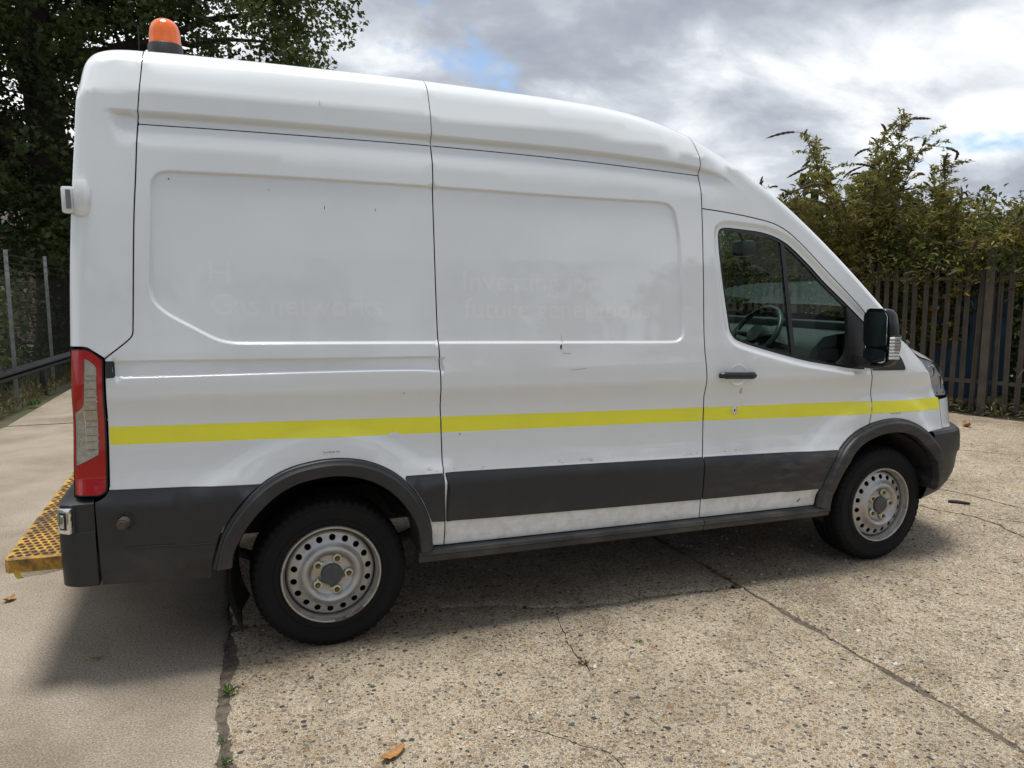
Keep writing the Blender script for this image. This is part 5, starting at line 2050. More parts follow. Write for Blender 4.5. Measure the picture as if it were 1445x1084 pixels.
def slab(outer, mat, holes=(), z=0.0, g=0.3, seed=1):
    O = np.array(outer, float)
    if area(O) < 0:
        O = O[::-1]
    Hs = [np.array(h_, float) for h_ in holes]
    ex = [offset_loop(O, 0.012), offset_loop(O, 0.035)]
    V, F = triangulate(O, Hs, np.concatenate(ex), g)
    a = V[F]
    c_ = (a[:, 1, 0] - a[:, 0, 0]) * (a[:, 2, 1] - a[:, 0, 1]) - (a[:, 1, 1] - a[:, 0, 1]) * (a[:, 2, 0] - a[:, 0, 0])
    F = np.where((c_ < 0)[:, None], F[:, ::-1], F)
    d_ = np.full(len(V), 9.0)
    for lp in [O] + Hs:
        d_ = np.minimum(d_, seg_dist(V, lp, True)[0])
    zz = z - 0.007 * np.clip(1 - d_ / 0.03, 0, 1) ** 2
    vs = np.concatenate([V, zz[:, None]], 1).tolist()
    fs = [tuple(f) for f in F]
    for lp in [O] + Hs:
        o = len(vs)
        n = len(lp)
        for q in lp:
            vs.append([q[0], q[1], z - 0.007])
            vs.append([q[0], q[1], z - 0.06])
        for k in range(n):
            k2 = (k + 1) % n
            fs.append((o + 2 * k, o + 2 * k + 1, o + 2 * k2 + 1, o + 2 * k2))
    me = make_mesh('concrete_slab', vs, fs, 40)
    o = link('concrete_slab', me, mat)
    tag(o, kind='structure')
    return o


mb = MB()
mb.add([(-600, -600, -0.04), (600, -600, -0.04), (600, 600, -0.04), (-600, 600, -0.04)], [(0, 1, 2, 3)])
gnd = mb.build('ground', 'field')
tag(gnd, kind='structure')

YB = -9.0
JL = [(-0.52, YB), (-0.52, -1.6), (-0.515, -0.8), (-0.495, -0.1), (-0.475, 0.32), (-0.455, 0.8), (-0.45, 4.0), (-0.45, 7.2)]
JLr = [(-0.485, YB), (-0.485, -1.6), (-0.468, -0.8), (-0.450, -0.1), (-0.435, 0.32), (-0.435, 0.8), (-0.435, 4.0), (-0.435, 7.2)]
left_edge = wobble(JL, 0.025, 3, 0.016, 6.0)
right_edge = wobble(JLr, 0.025, 4, 0.030, 6.0)
verge = [(-3.0, YB), (-2.95, 2.0), (-2.90, 7.2)]
slab(join(left_edge, cr([(-0.45, 7.2), (-2.90, 7.2)], 0.2), wobble(verge, 0.15, 8, 0.06)[::-1]), 'smooth_concrete')
slab(join(cr([(-0.44, 7.24), (-2.90, 7.25)], 0.2), cr([(-2.90, 7.25), (-2.72, 14.0), (-2.6, 24.0)], 0.4), [(-0.44, 24.0)]), 'smooth_concrete', z=0.002, g=0.6)
CK = [(-0.41, 0.42), (-0.1, 0.40), (0.36, 0.35), (0.86, 0.22), (1.10, 0.11), (1.73, 0.03), (2.235, 0.0)]
ck_lo = wobble(CK, 0.02, 12, 0.026, 7)
ck_hi = ck_lo + np.array([0, 0.012])
ck_hi[:, 1] += 0.010 * np.abs(np.sin(np.arange(len(ck_hi)) * 0.37))
jm = wobble([(2.229, YB), (2.229, -1.65), (2.233, 0.0), (2.240, 7.2)], 0.02, 21, 0.016, 9)
jm2 = wobble([(2.264, YB), (2.262, -1.65), (2.266, 0.0), (2.270, 7.2)], 0.02, 22, 0.012, 9)
re_lo = right_edge[right_edge[:, 1] < 0.40]
re_hi = right_edge[right_edge[:, 1] > 0.47]
jm_lo = jm[jm[:, 1] < -0.02]
jm_hi = jm[jm[:, 1] > 0.04]
cracks = [sliver([(1.13, 0.04), (1.09, -0.09), (1.05, -0.28), (1.03, -0.50), (1.00, -0.62)], 0.0045, 31), sliver([(0.55, -0.86), (0.66, -0.92), (0.75, -1.05), (0.81, -1.12), (0.83, -1.3)], 0.0045, 32)]
slab(join(re_lo, ck_lo[3:-3], jm_lo[::-1]), 'aggregate_concrete', holes=cracks)
slab(join(ck_hi[3:-3], jm_hi, cr([(2.24, 7.2), (-0.435, 7.2)], 0.2), re_hi[::-1]), 'aggregate_concrete', z=0.003)
je = wobble([(4.62, YB), (4.60, -1.2), (4.62, 0.1), (4.69, 0.48), (4.58, 0.82), (4.55, 2.2), (4.6, 7.2)], 0.03, 41, 0.03, 5)
je2 = je + np.array([0.010, 0.0])
slab(join(jm2, cr([(2.27, 7.2), (4.59, 7.2)], 0.3), je[::-1]), 'aggregate_concrete', z=-0.003, holes=[])
fx = lambda y: 10.607 - 0.381 * y
cr4 = sliver([(5.02, 1.45), (5.17, 1.11), (5.22, 0.8), (5.25, 0.53), (5.4, 0.1)], 0.016, 51)
cr5 = sliver([(4.75, 0.47), (4.9, 0.30), (4.98, 0.12), (5.2, -0.1)], 0.012, 52)
cr6 = sliver([(6.0, 3.2), (6.6, 2.4), (7.0, 1.9)], 0.018, 53)
edge_f = wobble([(fx(YB) - 0.6, YB), (fx(0) - 0.55, 0), (fx(3.5) - 0.45, 3.5), (fx(7.2) - 0.45, 7.2)], 0.1, 55, 0.10, 2)
slab(join(je2, cr([(4.62, 7.2), (fx(7.2) - 0.45, 7.2)], 0.3), edge_f[::-1]), 'aggregate_concrete', z=0.001, holes=[cr4, cr5, cr6])
slab(join([(-0.43, 7.24), (fx(7.24) - 0.45, 7.24), (fx(16) - 0.45, 16), (-0.43, 24)]), 'aggregate_concrete', z=0.002, g=0.8)

# soil that has gathered in the open joints
for (name_, xs_, w0, y0, y1) in (('joint_soil', -0.472, 0.075, -3.0, 7.2), ('joint_soil', 2.248, 0.034, -3.0, 7.2)):
    ny = 520
    vs, fs = [], []
    yv = np.linspace(y0, y1, ny)
    cxs = np.interp(yv, [q[1] for q in JL], [(q[0] + r_[0]) / 2 for q, r_ in zip(JL, JLr)]) if w0 > 0.05 else np.full(ny, xs_)
    for k in range(ny):
        for j in range(7):
            u = j / 6 * 2 - 1
            vs.append((cxs[k] + u * w0, yv[k], (-0.006 if w0 > 0.05 else -0.009) - 0.004 * (1 - u * u) + rng.normal(0, 0.003)))
    for k in range(ny - 1):
        for j in range(6):
            fs.append((k * 7 + j, k * 7 + j + 1, (k + 1) * 7 + j + 1, (k + 1) * 7 + j))
    o = link(name_, make_mesh(name_, vs, fs), 'dirt')
    tag(o, 'dark soil packed into the wide joint beside the smooth slab' if w0 > 0.05 else 'dark soil in the straight joint running out from under the van', 'soil', kind='stuff')


# ------------------------------------------------------------------ loose stones standing proud of the worn surface
def tone_mesh(name, verts, faces_n, tones, mat, quads=True):
    me = bpy.data.meshes.new(name)
    nv = len(verts)
    k = 4 if quads else 3
    nf = len(faces_n)
    me.vertices.add(nv)
    me.vertices.foreach_set('co', np.asarray(verts, np.float32).ravel())
    me.loops.add(nf * k)
    me.loops.foreach_set('vertex_index', np.asarray(faces_n, np.int32).ravel())
    me.polygons.add(nf)
    me.polygons.foreach_set('loop_start', np.arange(nf, dtype=np.int32) * k)
    me.polygons.foreach_set('loop_total', np.full(nf, k, np.int32))
    at = me.attributes.new('tone', 'FLOAT', 'POINT')
    at.data.foreach_set('value', np.asarray(tones, np.float32))
    me.update()
    me.validate()
    me.materials.append(MATS[mat])
    return me


m, t, b = new_mat('stone_mix')
at = t.nodes.new('ShaderNodeAttribute')
at.attribute_name = 'tone'
L(t, ramp(t, at.outputs['Fac'], stone_stops), b.inputs['Base Color'])
b.inputs['Roughness'].default_value = 0.75

ns = 5200
px_ = rng.uniform(-0.40, 5.2, ns)
py_ = -2.2 + 3.6 * rng.random(ns) ** 1.25
rr_ = 0.0034 + 0.0075 * rng.random(ns) ** 2.4
base_v = []
for z, r, n in ((0.45, 1.0, 6), (1.0, 0.55, 6)):
    for k in range(n):
        a = 2 * math.pi * k / n + (0.5 if z > 0.7 else 0)
        base_v.append((r * math.cos(a), r * math.sin(a), z))
base_v.append((0, 0, 1.15))
base_v = np.array([(x, y, (z - 0.45) if z > 0.45 else -0.4) for x, y, z in base_v])
tri = []
for k in range(6):
    k2 = (k + 1) % 6
    tri += [(k, k2, 6 + k), (k2, 6 + k2, 6 + k), (6 + k, 6 + k2, 12)]
tri = np.array(tri)
ang = rng.uniform(0, 6.28, ns)
el = rng.uniform(0.7, 1.5, ns)
V_ = np.repeat(base_v[None], ns, 0) * rr_[:, None, None]
V_ = V_ * rng.uniform(0.8, 1.2, (ns, 13, 1))
V_[:, :, 0] *= el[:, None]
V_[:, :, 2] *= 0.62
x_ = V_[:, :, 0] * np.cos(ang)[:, None] - V_[:, :, 1] * np.sin(ang)[:, None] + px_[:, None]
y_ = V_[:, :, 0] * np.sin(ang)[:, None] + V_[:, :, 1] * np.cos(ang)[:, None] + py_[:, None]
vv = np.stack([x_, y_, V_[:, :, 2] - 0.0005], -1).reshape(-1, 3)
ff = (tri[None] + (np.arange(ns) * 13)[:, None, None]).reshape(-1, 3)
o = link('exposed_stones', tone_mesh('exposed_stones', vv, ff, np.repeat(rng.random(ns), 13), 'stone_mix', False), None)
tag(o, 'small multicoloured stones standing proud of the worn concrete', 'stones', kind='stuff')


# ------------------------------------------------------------------ leaves
def leaf_cloud(name, cen, length, width, tones, mat, parent, up=0.5, droop=0.0, axis=None, rg=rng):
    """one folded leaf blade (two triangles a side) at every centre"""
    n = len(cen)
    nrm = rg.normal(0, 1, (n, 3))
    nrm[:, 2] += up * 2
    nrm /= np.linalg.norm(nrm, axis=1)[:, None]
    ax_ = rg.normal(0, 1, (n, 3)) if axis is None else axis + rg.normal(0, 0.45, (n, 3))
    ax_[:, 2] -= droop
    ax_ -= nrm * (ax_ * nrm).sum(1)[:, None]
    ax_ /= np.linalg.norm(ax_, axis=1)[:, None] + 1e-9
    sd_ = np.cross(nrm, ax_)
    ln = (length * rg.uniform(0.65, 1.25, n))[:, None]
    wd = (width * rg.uniform(0.75, 1.25, n))[:, None]
    b0 = cen - ax_ * ln * 0.5
    tip = cen + ax_ * ln * 0.5 - nrm * ln * 0.10
    lft = cen + sd_ * wd * 0.5 + nrm * wd * 0.16 - ax_ * ln * 0.04
    rgt_ = cen - sd_ * wd * 0.5 + nrm * wd * 0.16 - ax_ * ln * 0.04
    V = np.stack([b0, rgt_, tip, lft], 1).reshape(-1, 3)
    idx = np.arange(n)[:, None] * 4
    F = np.concatenate([idx + [0, 1, 2], idx + [0, 2, 3]], 0)
    me = tone_mesh(name, V, F, np.repeat(np.clip(tones, 0, 1), 4), mat, False)
    return link(name, me, None, parent)


def ball(n, rg):
    v = rg.normal(0, 1, (n, 3))
    v /= np.linalg.norm(v, axis=1)[:, None]
    return v


def clump_points(centres, radii, per, rg, flat=0.7):
    """leaf positions gathered near the skins of many small clumps"""
    pts, tn = [], []
    for c_, r in zip(centres, radii):
        n = int(per * (r ** 2) / 0.25)
        v = ball(n, rg) * (r * rg.uniform(0.35, 1.0, n) ** 0.5)[:, None]
        v[:, 2] *= flat
        pts.append(c_ + v)
        tn.append(np.clip(rg.normal(0.5, 0.2) + rg.normal(0, 0.18, n), 0, 1))
    return np.concatenate(pts), np.concatenate(tn)


def limb_path(p0, p1, sag, n, rg, jit):
    p0, p1 = np.array(p0, float), np.array(p1, float)
    s = np.linspace(0, 1, n)
    P = p0 + (p1 - p0) * s[:, None]
    P[:, 2] += sag * np.sin(s * math.pi)
    P[1:-1] += rg.normal(0, jit, (n - 2, 3))
    return P


# ------------------------------------------------------------------ big oak behind the van
rg = np.random.default_rng(5)
oak = empty('oak_tree', (-3.75, 16.0, 0))


def part_world(o, parent):
    o.parent = parent
    o.matrix_parent_inverse = Matrix.Translation(-Vector(parent.location))
    return o


mb = MB()
tp = [(-3.75, 16, -0.1), (-3.72, 16, 1.0), (-3.70, 16, 2.6), (-3.72, 16.05, 4.2), (-3.85, 16.1, 6.0), (-3.9, 16.1, 8.0), (-3.8, 16.0, 10.5)]
mb.tube(tp, [0.62, 0.47, 0.43, 0.40, 0.32, 0.24, 0.12], 14)
part_world(mb.build('trunk', 'bark', None, 60), oak)
ends = []
mbl = MB()
for k in range(30):
    z0 = rg.uniform(3.0, 9.5)
    a = rg.uniform(0, 2 * math.pi)
    ln = rg.uniform(2.8, 5.9) * (1.0 - 0.45 * max(0, (z0 - 6) / 4))
    e = np.array([-3.75 + math.cos(a) * ln * 1.06, 16 + math.sin(a) * ln * 0.8, z0 + rg.uniform(0.2, 2.6)])
    P = limb_path((-3.75, 16, z0), e, rg.uniform(-0.1, 0.5), 7, rg, 0.13)
    mbl.tube(P, np.linspace(0.15, 0.035, 7), 7)
    for q in range(5):
        i = rg.integers(2, 7)
        e2_ = P[i] + ball(1, rg)[0] * np.array([1.5, 1.5, 1.0]) * rg.uniform(0.6, 1.3)
        Q = limb_path(P[i], e2_, 0.1, 4, rg, 0.06)
        mbl.tube(Q, np.linspace(0.04, 0.012, 4), 5)
        ends.append(e2_)
    ends.append(e)
part_world(mbl.build('limb', 'bark', None, 60), oak)
cc, rad = [], []
for e in ends:
    for q in range(3):
        cc.append(e + rg.normal(0, 0.5, 3))
        rad.append(rg.uniform(0.32, 0.62))
# outer skin of the crown, lobed
for k in range(560):
    v = ball(1, rg)[0]
    lob = 1 + 0.13 * math.sin(5 * math.atan2(v[1], v[0]) + 3 * v[2]) + 0.08 * math.sin(9 * v[2] + 2)
    rr = rg.uniform(0.70, 1.0) * lob
    c_ = np.array([-3.3, 16, 7.4]) + v * np.array([5.9, 4.6, 5.6]) * rr
    if c_[2] < 2.1:
        c_[2] = 2.1 + rg.random() * 0.8
    cc.append(c_)
    rad.append(rg.uniform(0.36, 0.72))
# lower skirt hanging to the fence on the left
for k in range(70):
    cc.append(np.array([rg.uniform(-7.5, -2.6), rg.uniform(13.0, 16.5), rg.uniform(1.9, 4.2)]))
    rad.append(rg.uniform(0.3, 0.6))
cp, ct = clump_points(cc, rad, 105, rg)
part_world(leaf_cloud('crown', cp, 0.135, 0.090, ct, 'oak_leaf', None, up=0.5, rg=rg), oak)
tag(oak, 'tall dark green oak tree behind the rear of the van', 'tree')


# ------------------------------------------------------------------ fences
chain = empty('chain_link_fence', (-3.2, 9.2, 0))
tag(chain, 'grey chain link fence with steel posts and barbed strands left of the van', 'fence')
post_me = None
posts_y = (4.0, 6.6, 9.22, 11.80, 14.4, 17.0)
for y in posts_y:
    if post_me is None:
        mb = MB()
        s = 0.026
        mb.loft([[(x, y_, z) for x, y_ in ((-s, -s), (s, -s), (s, -s + 0.007), (-s + 0.007, -s + 0.007), (-s + 0.007, s), (-s, s))] for z in (-0.2, 2.17)])
        mb.box((-s, -s - 0.001, 2.165), (s, s, 2.172))
        o = mb.build('fence_post', 'galvanised', None, 30)
        post_me = o.data
    else:
        o = link('fence_post', post_me, None)
    o.location = (-3.2, y, 0)
    part_world(o, chain)
for z in (2.10, 1.99, 1.88):
    mb = MB()
    pts = []
    for a, c_ in zip(posts_y[:-1], posts_y[1:]):
        for s in np.linspace(0, 1, 8)[:-1]:
            pts.append((-3.17, a + (c_ - a) * s, z - 0.02 * math.sin(s * math.pi)))
    mb.tube(pts, 0.0028, 5)
    for k in range(int((posts_y[-1] - posts_y[0]) / 0.12)):
        y = posts_y[0] + 0.12 * k
        mb.tube([(-3.185, y, z - 0.012), (-3.155, y + 0.01, z + 0.006)], 0.0016, 3)
    part_world(mb.build('barbed_strand', 'wire', None), chain)
for a, c_ in zip(posts_y[1:-1], posts_y[2:]):
    vs, fs = [], []
    H, pit = 1.76, 0.062
    w_ = 0.0008
    span = c_ - a
    kmin, kmax = -int(H / pit) - 1, int(span / pit) + 1
    for sgn in (1, -1):
        for k in range(kmin, kmax + 1):
            y0_, z0_ = (k * pit, 0.0) if sgn > 0 else (k * pit, H)
            y1_, z1_ = y0_ + H, (H if sgn > 0 else 0.0)
            t0 = max(0, (0 - y0_) / H)
            t1 = min(1, (span - y0_) / H)
            if t1 <= t0:
                continue
            A_ = (a + y0_ + H * t0, z0_ + (z1_ - z0_) * t0)
            B_ = (a + y0_ + H * t1, z0_ + (z1_ - z0_) * t1)
            o_ = len(vs)
            xx = -3.172 + 0.002 * sgn
            for (yy, zz) in (A_, B_):
                vs += [(xx, yy - w_, zz + 0.02), (xx, yy + w_, zz + 0.02), (xx + w_ * 1.5, yy, zz + 0.02)]
            fs += [(o_, o_ + 1, o_ + 4, o_ + 3), (o_ + 1, o_ + 2, o_ + 5, o_ + 4), (o_ + 2, o_, o_ + 3, o_ + 5)]
    part_world(link('mesh_panel', make_mesh('mesh_panel', vs, fs), 'wire'), chain)

barrier = empty('crash_barrier', (-3.1, 10.0, 0))
tag(barrier, 'low dark steel crash barrier in front of the chain link fence', 'barrier')
mb = MB()
rl = [(-3.55, 4.8), (-3.22, 8.5), (-2.95, 11.5), (-2.6, 15.4)]
sec_ = [(0.0, -0.15), (0.0, -0.10), (-0.07, -0.07), (-0.07, -0.03), (0.0, 0.0), (-0.07, 0.03), (-0.07, 0.07), (0.0, 0.10), (0.0, 0.15), (-0.012, 0.15), (-0.084, 0.07), (-0.084, 0.03), (-0.014, 0.0), (-0.084, -0.03), (-0.084, -0.07), (-0.012, -0.10), (-0.012, -0.15)]
mb.loft([[(x - dx, y, 0.46 + dz * 0.55) for dx, dz in sec_] for x, y in rl])
part_world(mb.build('rail', 'rail_dark', None, 20), barrier)
for y in (7.4, 10.45, 13.5):
    x = float(np.interp(y, [q[1] for q in rl], [q[0] for q in rl]))
    mb = MB()
    mb.box((x - 0.09, y - 0.055, -0.1), (x - 0.01, y + 0.055, 0.50))
    part_world(mb.build('barrier_post', 'rail_dark', None, bevel=0.006), barrier)

# steel palisade on the right
pal = empty('palisade_fence', (9.0, 4.2, 0))
tag(pal, 'weathered rusty steel palisade fence right of the van', 'fence')
fd = Vector((-0.381, 1, 0)).normalized()
fn = Vector((-fd.y, fd.x, 0))          # towards the yard
if fn.x > 0:
    fn = -fn
A0 = Vector((10.607 - 0.381 * 1.2, 1.2, 0))
pale_me = None
rp = random.Random(3)
npale = 74
for k in range(npale):
    if k in (22, 41):
        continue
    if pale_me is None:
        mb = MB()
        w_, d_ = 0.034, 0.013
        prof = [(-w_, 0.0), (-w_ * 0.45, -d_), (w_ * 0.0, -d_ * 0.2), (w_ * 0.45, -d_), (w_, 0.0), (w_ * 0.45, -d_ + 0.004), (0, -d_ * 0.2 + 0.004), (-w_ * 0.45, -d_ + 0.004)]
        mb.loft([[(x, y, z) for x, y in prof] for z in (0.05, 1.94)] + [[(x * 0.15, y, 2.05) for x, y in prof]])
        o = mb.build('pale', 'rusty_steel', None, 30)
        pale_me = o.data
    else:
        o = link('pale', pale_me, None)
    q = A0 + fd * (0.132 * k)
    o.location = q + fn * 0.03
    o.rotation_euler = (rp.uniform(-0.012, 0.012), rp.uniform(-0.022, 0.022), math.atan2(fd.y, fd.x) + math.pi)
    o.scale = (1, 1, rp.uniform(0.97, 1.02))
    part_world(o, pal)
for z in (0.42, 1.80):
    mb = MB()
    a, c_ = A0, A0 + fd * (0.132 * npale)
    s_ = 0.024
    mb.loft([[tuple(p_ + fn * u + Vector((0, 0, z + v))) for u, v in ((-s_, -s_), (s_, -s_), (s_, s_), (-s_, s_))] for p_ in (a, (a + c_) / 2 + Vector((0, 0, -0.015)), c_)])
    part_world(mb.build('rail', 'rusty_steel', None, 30), pal)
for y in (1.35, 3.9, 6.45, 9.0):
    q = Vector((10.607 - 0.381 * y, y, 0)) + fn * 0.055
    mb = MB()
    u_ = fd
    for (o0, o1, d0, d1) in ((-0.05, 0.05, -0.004, 0.004), (-0.05, 0.05, 0.062, 0.070), (-0.004, 0.004, 0.0, 0.066)):
        ring_ = lambda z: [tuple(q + u_ * a_ + fn * b_ + Vector((0, 0, z))) for a_, b_ in ((o0, d0), (o1, d0), (o1, d1), (o0, d1))]
        mb.loft([ring_(-0.2), ring_(2.19)])
    part_world(mb.build('fence_post', 'rusty_steel', None, 30), pal)


# ------------------------------------------------------------------ butterfly bushes standing over the palisade
def buddleia(base, height, spread, seed, label, nstem=16, lean=(0, 0), flowers=0, dens=1.0):
    rg = np.random.default_rng(seed)
    root = empty('butterfly_bush', base)
    mb = MB()
    lp, la = [], []
    spikes = []
    B = np.array(base, float)
    for k in range(nstem):
        a = 2 * math.pi * (k + rg.random()) / nstem
        hh = height * rg.uniform(0.62, 1.0) * (1.0 if k % 3 else 0.96)
        sp_ = spread * rg.uniform(0.25, 1.0)
        top = B + np.array([math.cos(a) * sp_ + lean[0], math.sin(a) * sp_ + lean[1], hh])
        mid = B + np.array([math.cos(a) * sp_ * 0.30 + lean[0] * 0.3, math.sin(a) * sp_ * 0.30 + lean[1] * 0.3, hh * 0.60])
        P = np.array(cr([tuple(B + rg.normal(0, 0.08, 3) * [1, 1, 0]), tuple(mid), tuple(top)], 0.12))
        P += np.cumsum(rg.normal(0, 0.006, P.shape), 0)
        n = len(P)
        mb.tube(P, np.linspace(0.026, 0.005, n), 5)
        spikes.append((P[-1], P[-1] - P[-3]))
        for i in range(int(n * 0.22), n):
            for q in range(2 if rg.random() < 0.75 else 1):
                d_ = ball(1, rg)[0]
                d_[2] = abs(d_[2]) * 0.6 + 0.25
                ln = rg.uniform(0.25, 0.75) * (1.15 - 0.6 * i / n)
                e = P[i] + d_ * ln
                e[2] -= 0.06 * ln
                Q = np.array(cr([tuple(P[i]), tuple(P[i] + d_ * ln * 0.5 + [0, 0, 0.05]), tuple(e)], 0.10))
                mb.tube(Q, np.linspace(0.006, 0.0022, len(Q)), 4)
                if rg.random() < 0.16 and i > n * 0.6:
                    spikes.append((Q[-1], Q[-1] - Q[-2]))
                m_ = max(3, int(ln / 0.0115 * dens))
                s = rg.random(m_)
                for u in s:
                    j = min(len(Q) - 2, int(u * (len(Q) - 1)))
                    c_ = Q[j] + (Q[j + 1] - Q[j]) * (u * (len(Q) - 1) - j)
                    a_ = ball(1, rg)[0]
                    a_[2] = a_[2] * 0.4 + 0.1
                    lp.append(c_ + a_ * 0.05)
                    la.append(a_)
        for u in rg.random(int(n * 3.0 * dens)):
            j = int(u * (n - 2))
            a_ = ball(1, rg)[0]
            a_[2] *= 0.4
            lp.append(P[j] + a_ * 0.07)
            la.append(a_)
    part_world(mb.build('stem', 'twig_brown', None, 60), root)
    # low sprays drooping over the fence top
    for k in range(int(52 * dens)):
        s_ = rg.normal(0, spread * 0.75)
        c0_ = B + np.array([fd.x * s_ + fn.x * rg.uniform(0.15, 0.62), fd.y * s_ + fn.y * rg.uniform(0.15, 0.62), rg.uniform(1.72, 2.75)])
        n_ = 52
        v_ = ball(n_, rg) * rg.uniform(0.05, 0.30, n_)[:, None]
        for q_ in v_:
            lp.append(c0_ + q_)
            la.append(q_ / (np.linalg.norm(q_) + 1e-6) * np.array([1, 1, 0.4]) + np.array([0, 0, -0.2]))
    lp, la = np.array(lp), np.array(la)
    keep = lp[:, 2] > 0.9
    lp, la = lp[keep], la[keep]
    tn = np.clip(rg.normal(0.45, 0.25, len(lp)), 0, 1)
    part_world(leaf_cloud('foliage', lp, 0.090, 0.025, tn, 'bush_leaf', None, up=0.35, droop=0.05, axis=la, rg=rg), root)
    first = None
    for k, (p_, d_) in enumerate(spikes):
        ln = rg.uniform(0.17, 0.32)
        d_ = d_ / (np.linalg.norm(d_) + 1e-9)
        side_ = np.array([rg.normal(), rg.normal(), 0])
        side_ /= np.linalg.norm(side_) + 1e-9
        pts, rr = [], []
        for i in range(12):
            s = i / 11
            pts.append(tuple(p_ + d_ * ln * s + side_ * 0.5 * ln * s * s + np.array([0, 0, -0.25 * ln * s * s])))
            rr.append((0.006 + 0.017 * math.sin(math.pi * min(1, 0.12 + 0.88 * s)) ** 0.7) * (1.0 if i % 2 else 0.66))
        rr[-1] = 0.002
        mbs = MB()
        mbs.tube(pts, rr, 6)
        fl = k < flowers
        part_world(mbs.build('flower_spike', 'lilac' if fl else 'seed_brown', None, 60), root)
    tag(root, label, 'bush', 'butterfly bushes over the palisade')
    return root


buddleia((8.80, 5.85, 0), 3.95, 1.25, 101, 'tallest butterfly bush with brown seed spikes over the palisade, nearest the windscreen', 26, (-0.20, -0.10), 2)
buddleia((8.25, 7.45, 0), 3.45, 0.95, 102, 'butterfly bush partly hidden behind the van cab roof', 16, (-0.2, 0), 0)
buddleia((9.25, 4.90, 0), 3.35, 1.0, 103, 'butterfly bush right of the tallest one, its sprays arching to the right', 17, (0.15, -0.45), 1)
buddleia((9.95, 3.25, 0), 2.65, 0.70, 104, 'butterfly bush at the right edge of the picture above the ivy', 14, (-0.1, 0.0), 0)
# dense growth behind the pales
rg = np.random.default_rng(77)
cc, rad = [], []
for k in range(640):
    s = rg.uniform(-0.8, 11.5)
    q = A0 + fd * s - fn * rg.uniform(0.35, 2.2)
    cc.append(np.array([q.x, q.y, rg.uniform(0.1, 2.75)]))
    rad.append(rg.uniform(0.25, 0.5))
cp, ct = clump_points(cc, rad, 75, rg, 0.9)
o = leaf_cloud('thicket', cp, 0.11, 0.050, ct, 'hedge_leaf', None, up=0.3, rg=rg)
tag(o, 'dense dark undergrowth behind the palisade fence', 'undergrowth', kind='stuff')
# taller growth further back, closing the view through the pales
cc, rad = [], []
for k in range(560):
    s = rg.uniform(-5.0, 16.0)
    q = A0 + fd * s - fn * rg.uniform(2.3, 4.2)
    cc.append(np.array([q.x, q.y, rg.uniform(0.0, 2.5)]))
    rad.append(rg.uniform(0.45, 0.75))
cp, ct = clump_points(cc, rad, 42, rg, 0.9)
o = leaf_cloud('scrub', cp, 0.22, 0.13, ct, 'hedge_leaf', None, up=0.3, rg=rg)
tag(o, 'taller dark scrub further behind the palisade fence', 'scrub', kind='stuff')
# ivy over the top rail
ivy = empty('ivy', tuple(A0 + fd * 2.4))
cc, rad = [], []
for k in range(60):
    s = rg.uniform(0.6, 4.4)
    q = A0 + fd * s + fn * rg.uniform(-0.15, 0.16)
    cc.append(np.array([q.x, q.y, 1.98 + rg.normal(0, 0.14) + 0.12 * math.sin(s * 2)]))
    rad.append(rg.uniform(0.12, 0.24))
cp, ct = clump_points(cc, rad, 130, rg, 0.8)
part_world(leaf_cloud('foliage', cp, 0.075, 0.062, ct, 'ivy_leaf', None, up=0.25, rg=rg), ivy)
mb = MB()
for k in range(5):
    s0_, s1_ = rg.uniform(0.6, 2.0), rg.uniform(2.6, 4.4)
    pts = [tuple(A0 + fd * (s0_ + (s1_ - s0_) * u) + fn * 0.04 + Vector((0, 0, 1.9 + 0.1 * math.sin(5 * u + k)))) for u in np.linspace(0, 1, 10)]
    mb.tube(pts, 0.007, 5)
part_world(mb.build('stem', 'twig_brown', None), ivy)
tag(ivy, 'green ivy trailing over the top rail of the palisade fence', 'ivy')
# blue sheet hung behind the pales
vs, fs = [], []
q0 = A0 + fd * 2.75 - fn * 0.28
for i in range(22):
    for j in range(26):
        u, v = i / 21, j / 25
        q = q0 + fd * (0.95 * u) - fn * (0.05 * math.sin(9 * u + 2 * v) + 0.03 * math.sin(17 * u - 5 * v))
        vs.append((q.x, q.y, 0.25 + 1.65 * v - 0.12 * math.sin(3 * u)))
for i in range(21):
    for j in range(25):
        fs.append((i * 26 + j, i * 26 + j + 1, (i + 1) * 26 + j + 1, (i + 1) * 26 + j))
o = link('tarpaulin', make_mesh('tarpaulin', vs, fs, 80), 'blue_sheet')
tag(o, 'dark blue plastic sheet hanging behind the palisade pales', 'sheet')
# dead bramble canes before the fence
for k in range(7):
    s = rg.uniform(0.7, 2.2)
    q = A0 + fd * s + fn * rg.uniform(0.12, 0.35)
    h_ = rg.uniform(0.7, 1.5)
    e = q + fd * rg.uniform(-0.5, 0.6) + fn * rg.uniform(0.0, 0.3)
    mb = MB()
    pts = cr([(q.x, q.y, 0.0), ((q.x + e.x) / 2, (q.y + e.y) / 2, h_), (e.x, e.y, h_ * 0.55)], 0.08)
    mb.tube(pts, np.linspace(0.007, 0.003, len(pts)), 5)
    if k == 0:
        bram = empty('bramble', (q.x, q.y, 0))
        simple('dead_cane', (0.20, 0.16, 0.125), 0.9, var=0.3)
    part_world(mb.build('cane', 'dead_cane', None), bram)
tag(bram, 'dead leafless bramble canes leaning on the palisade at the right', 'bramble')
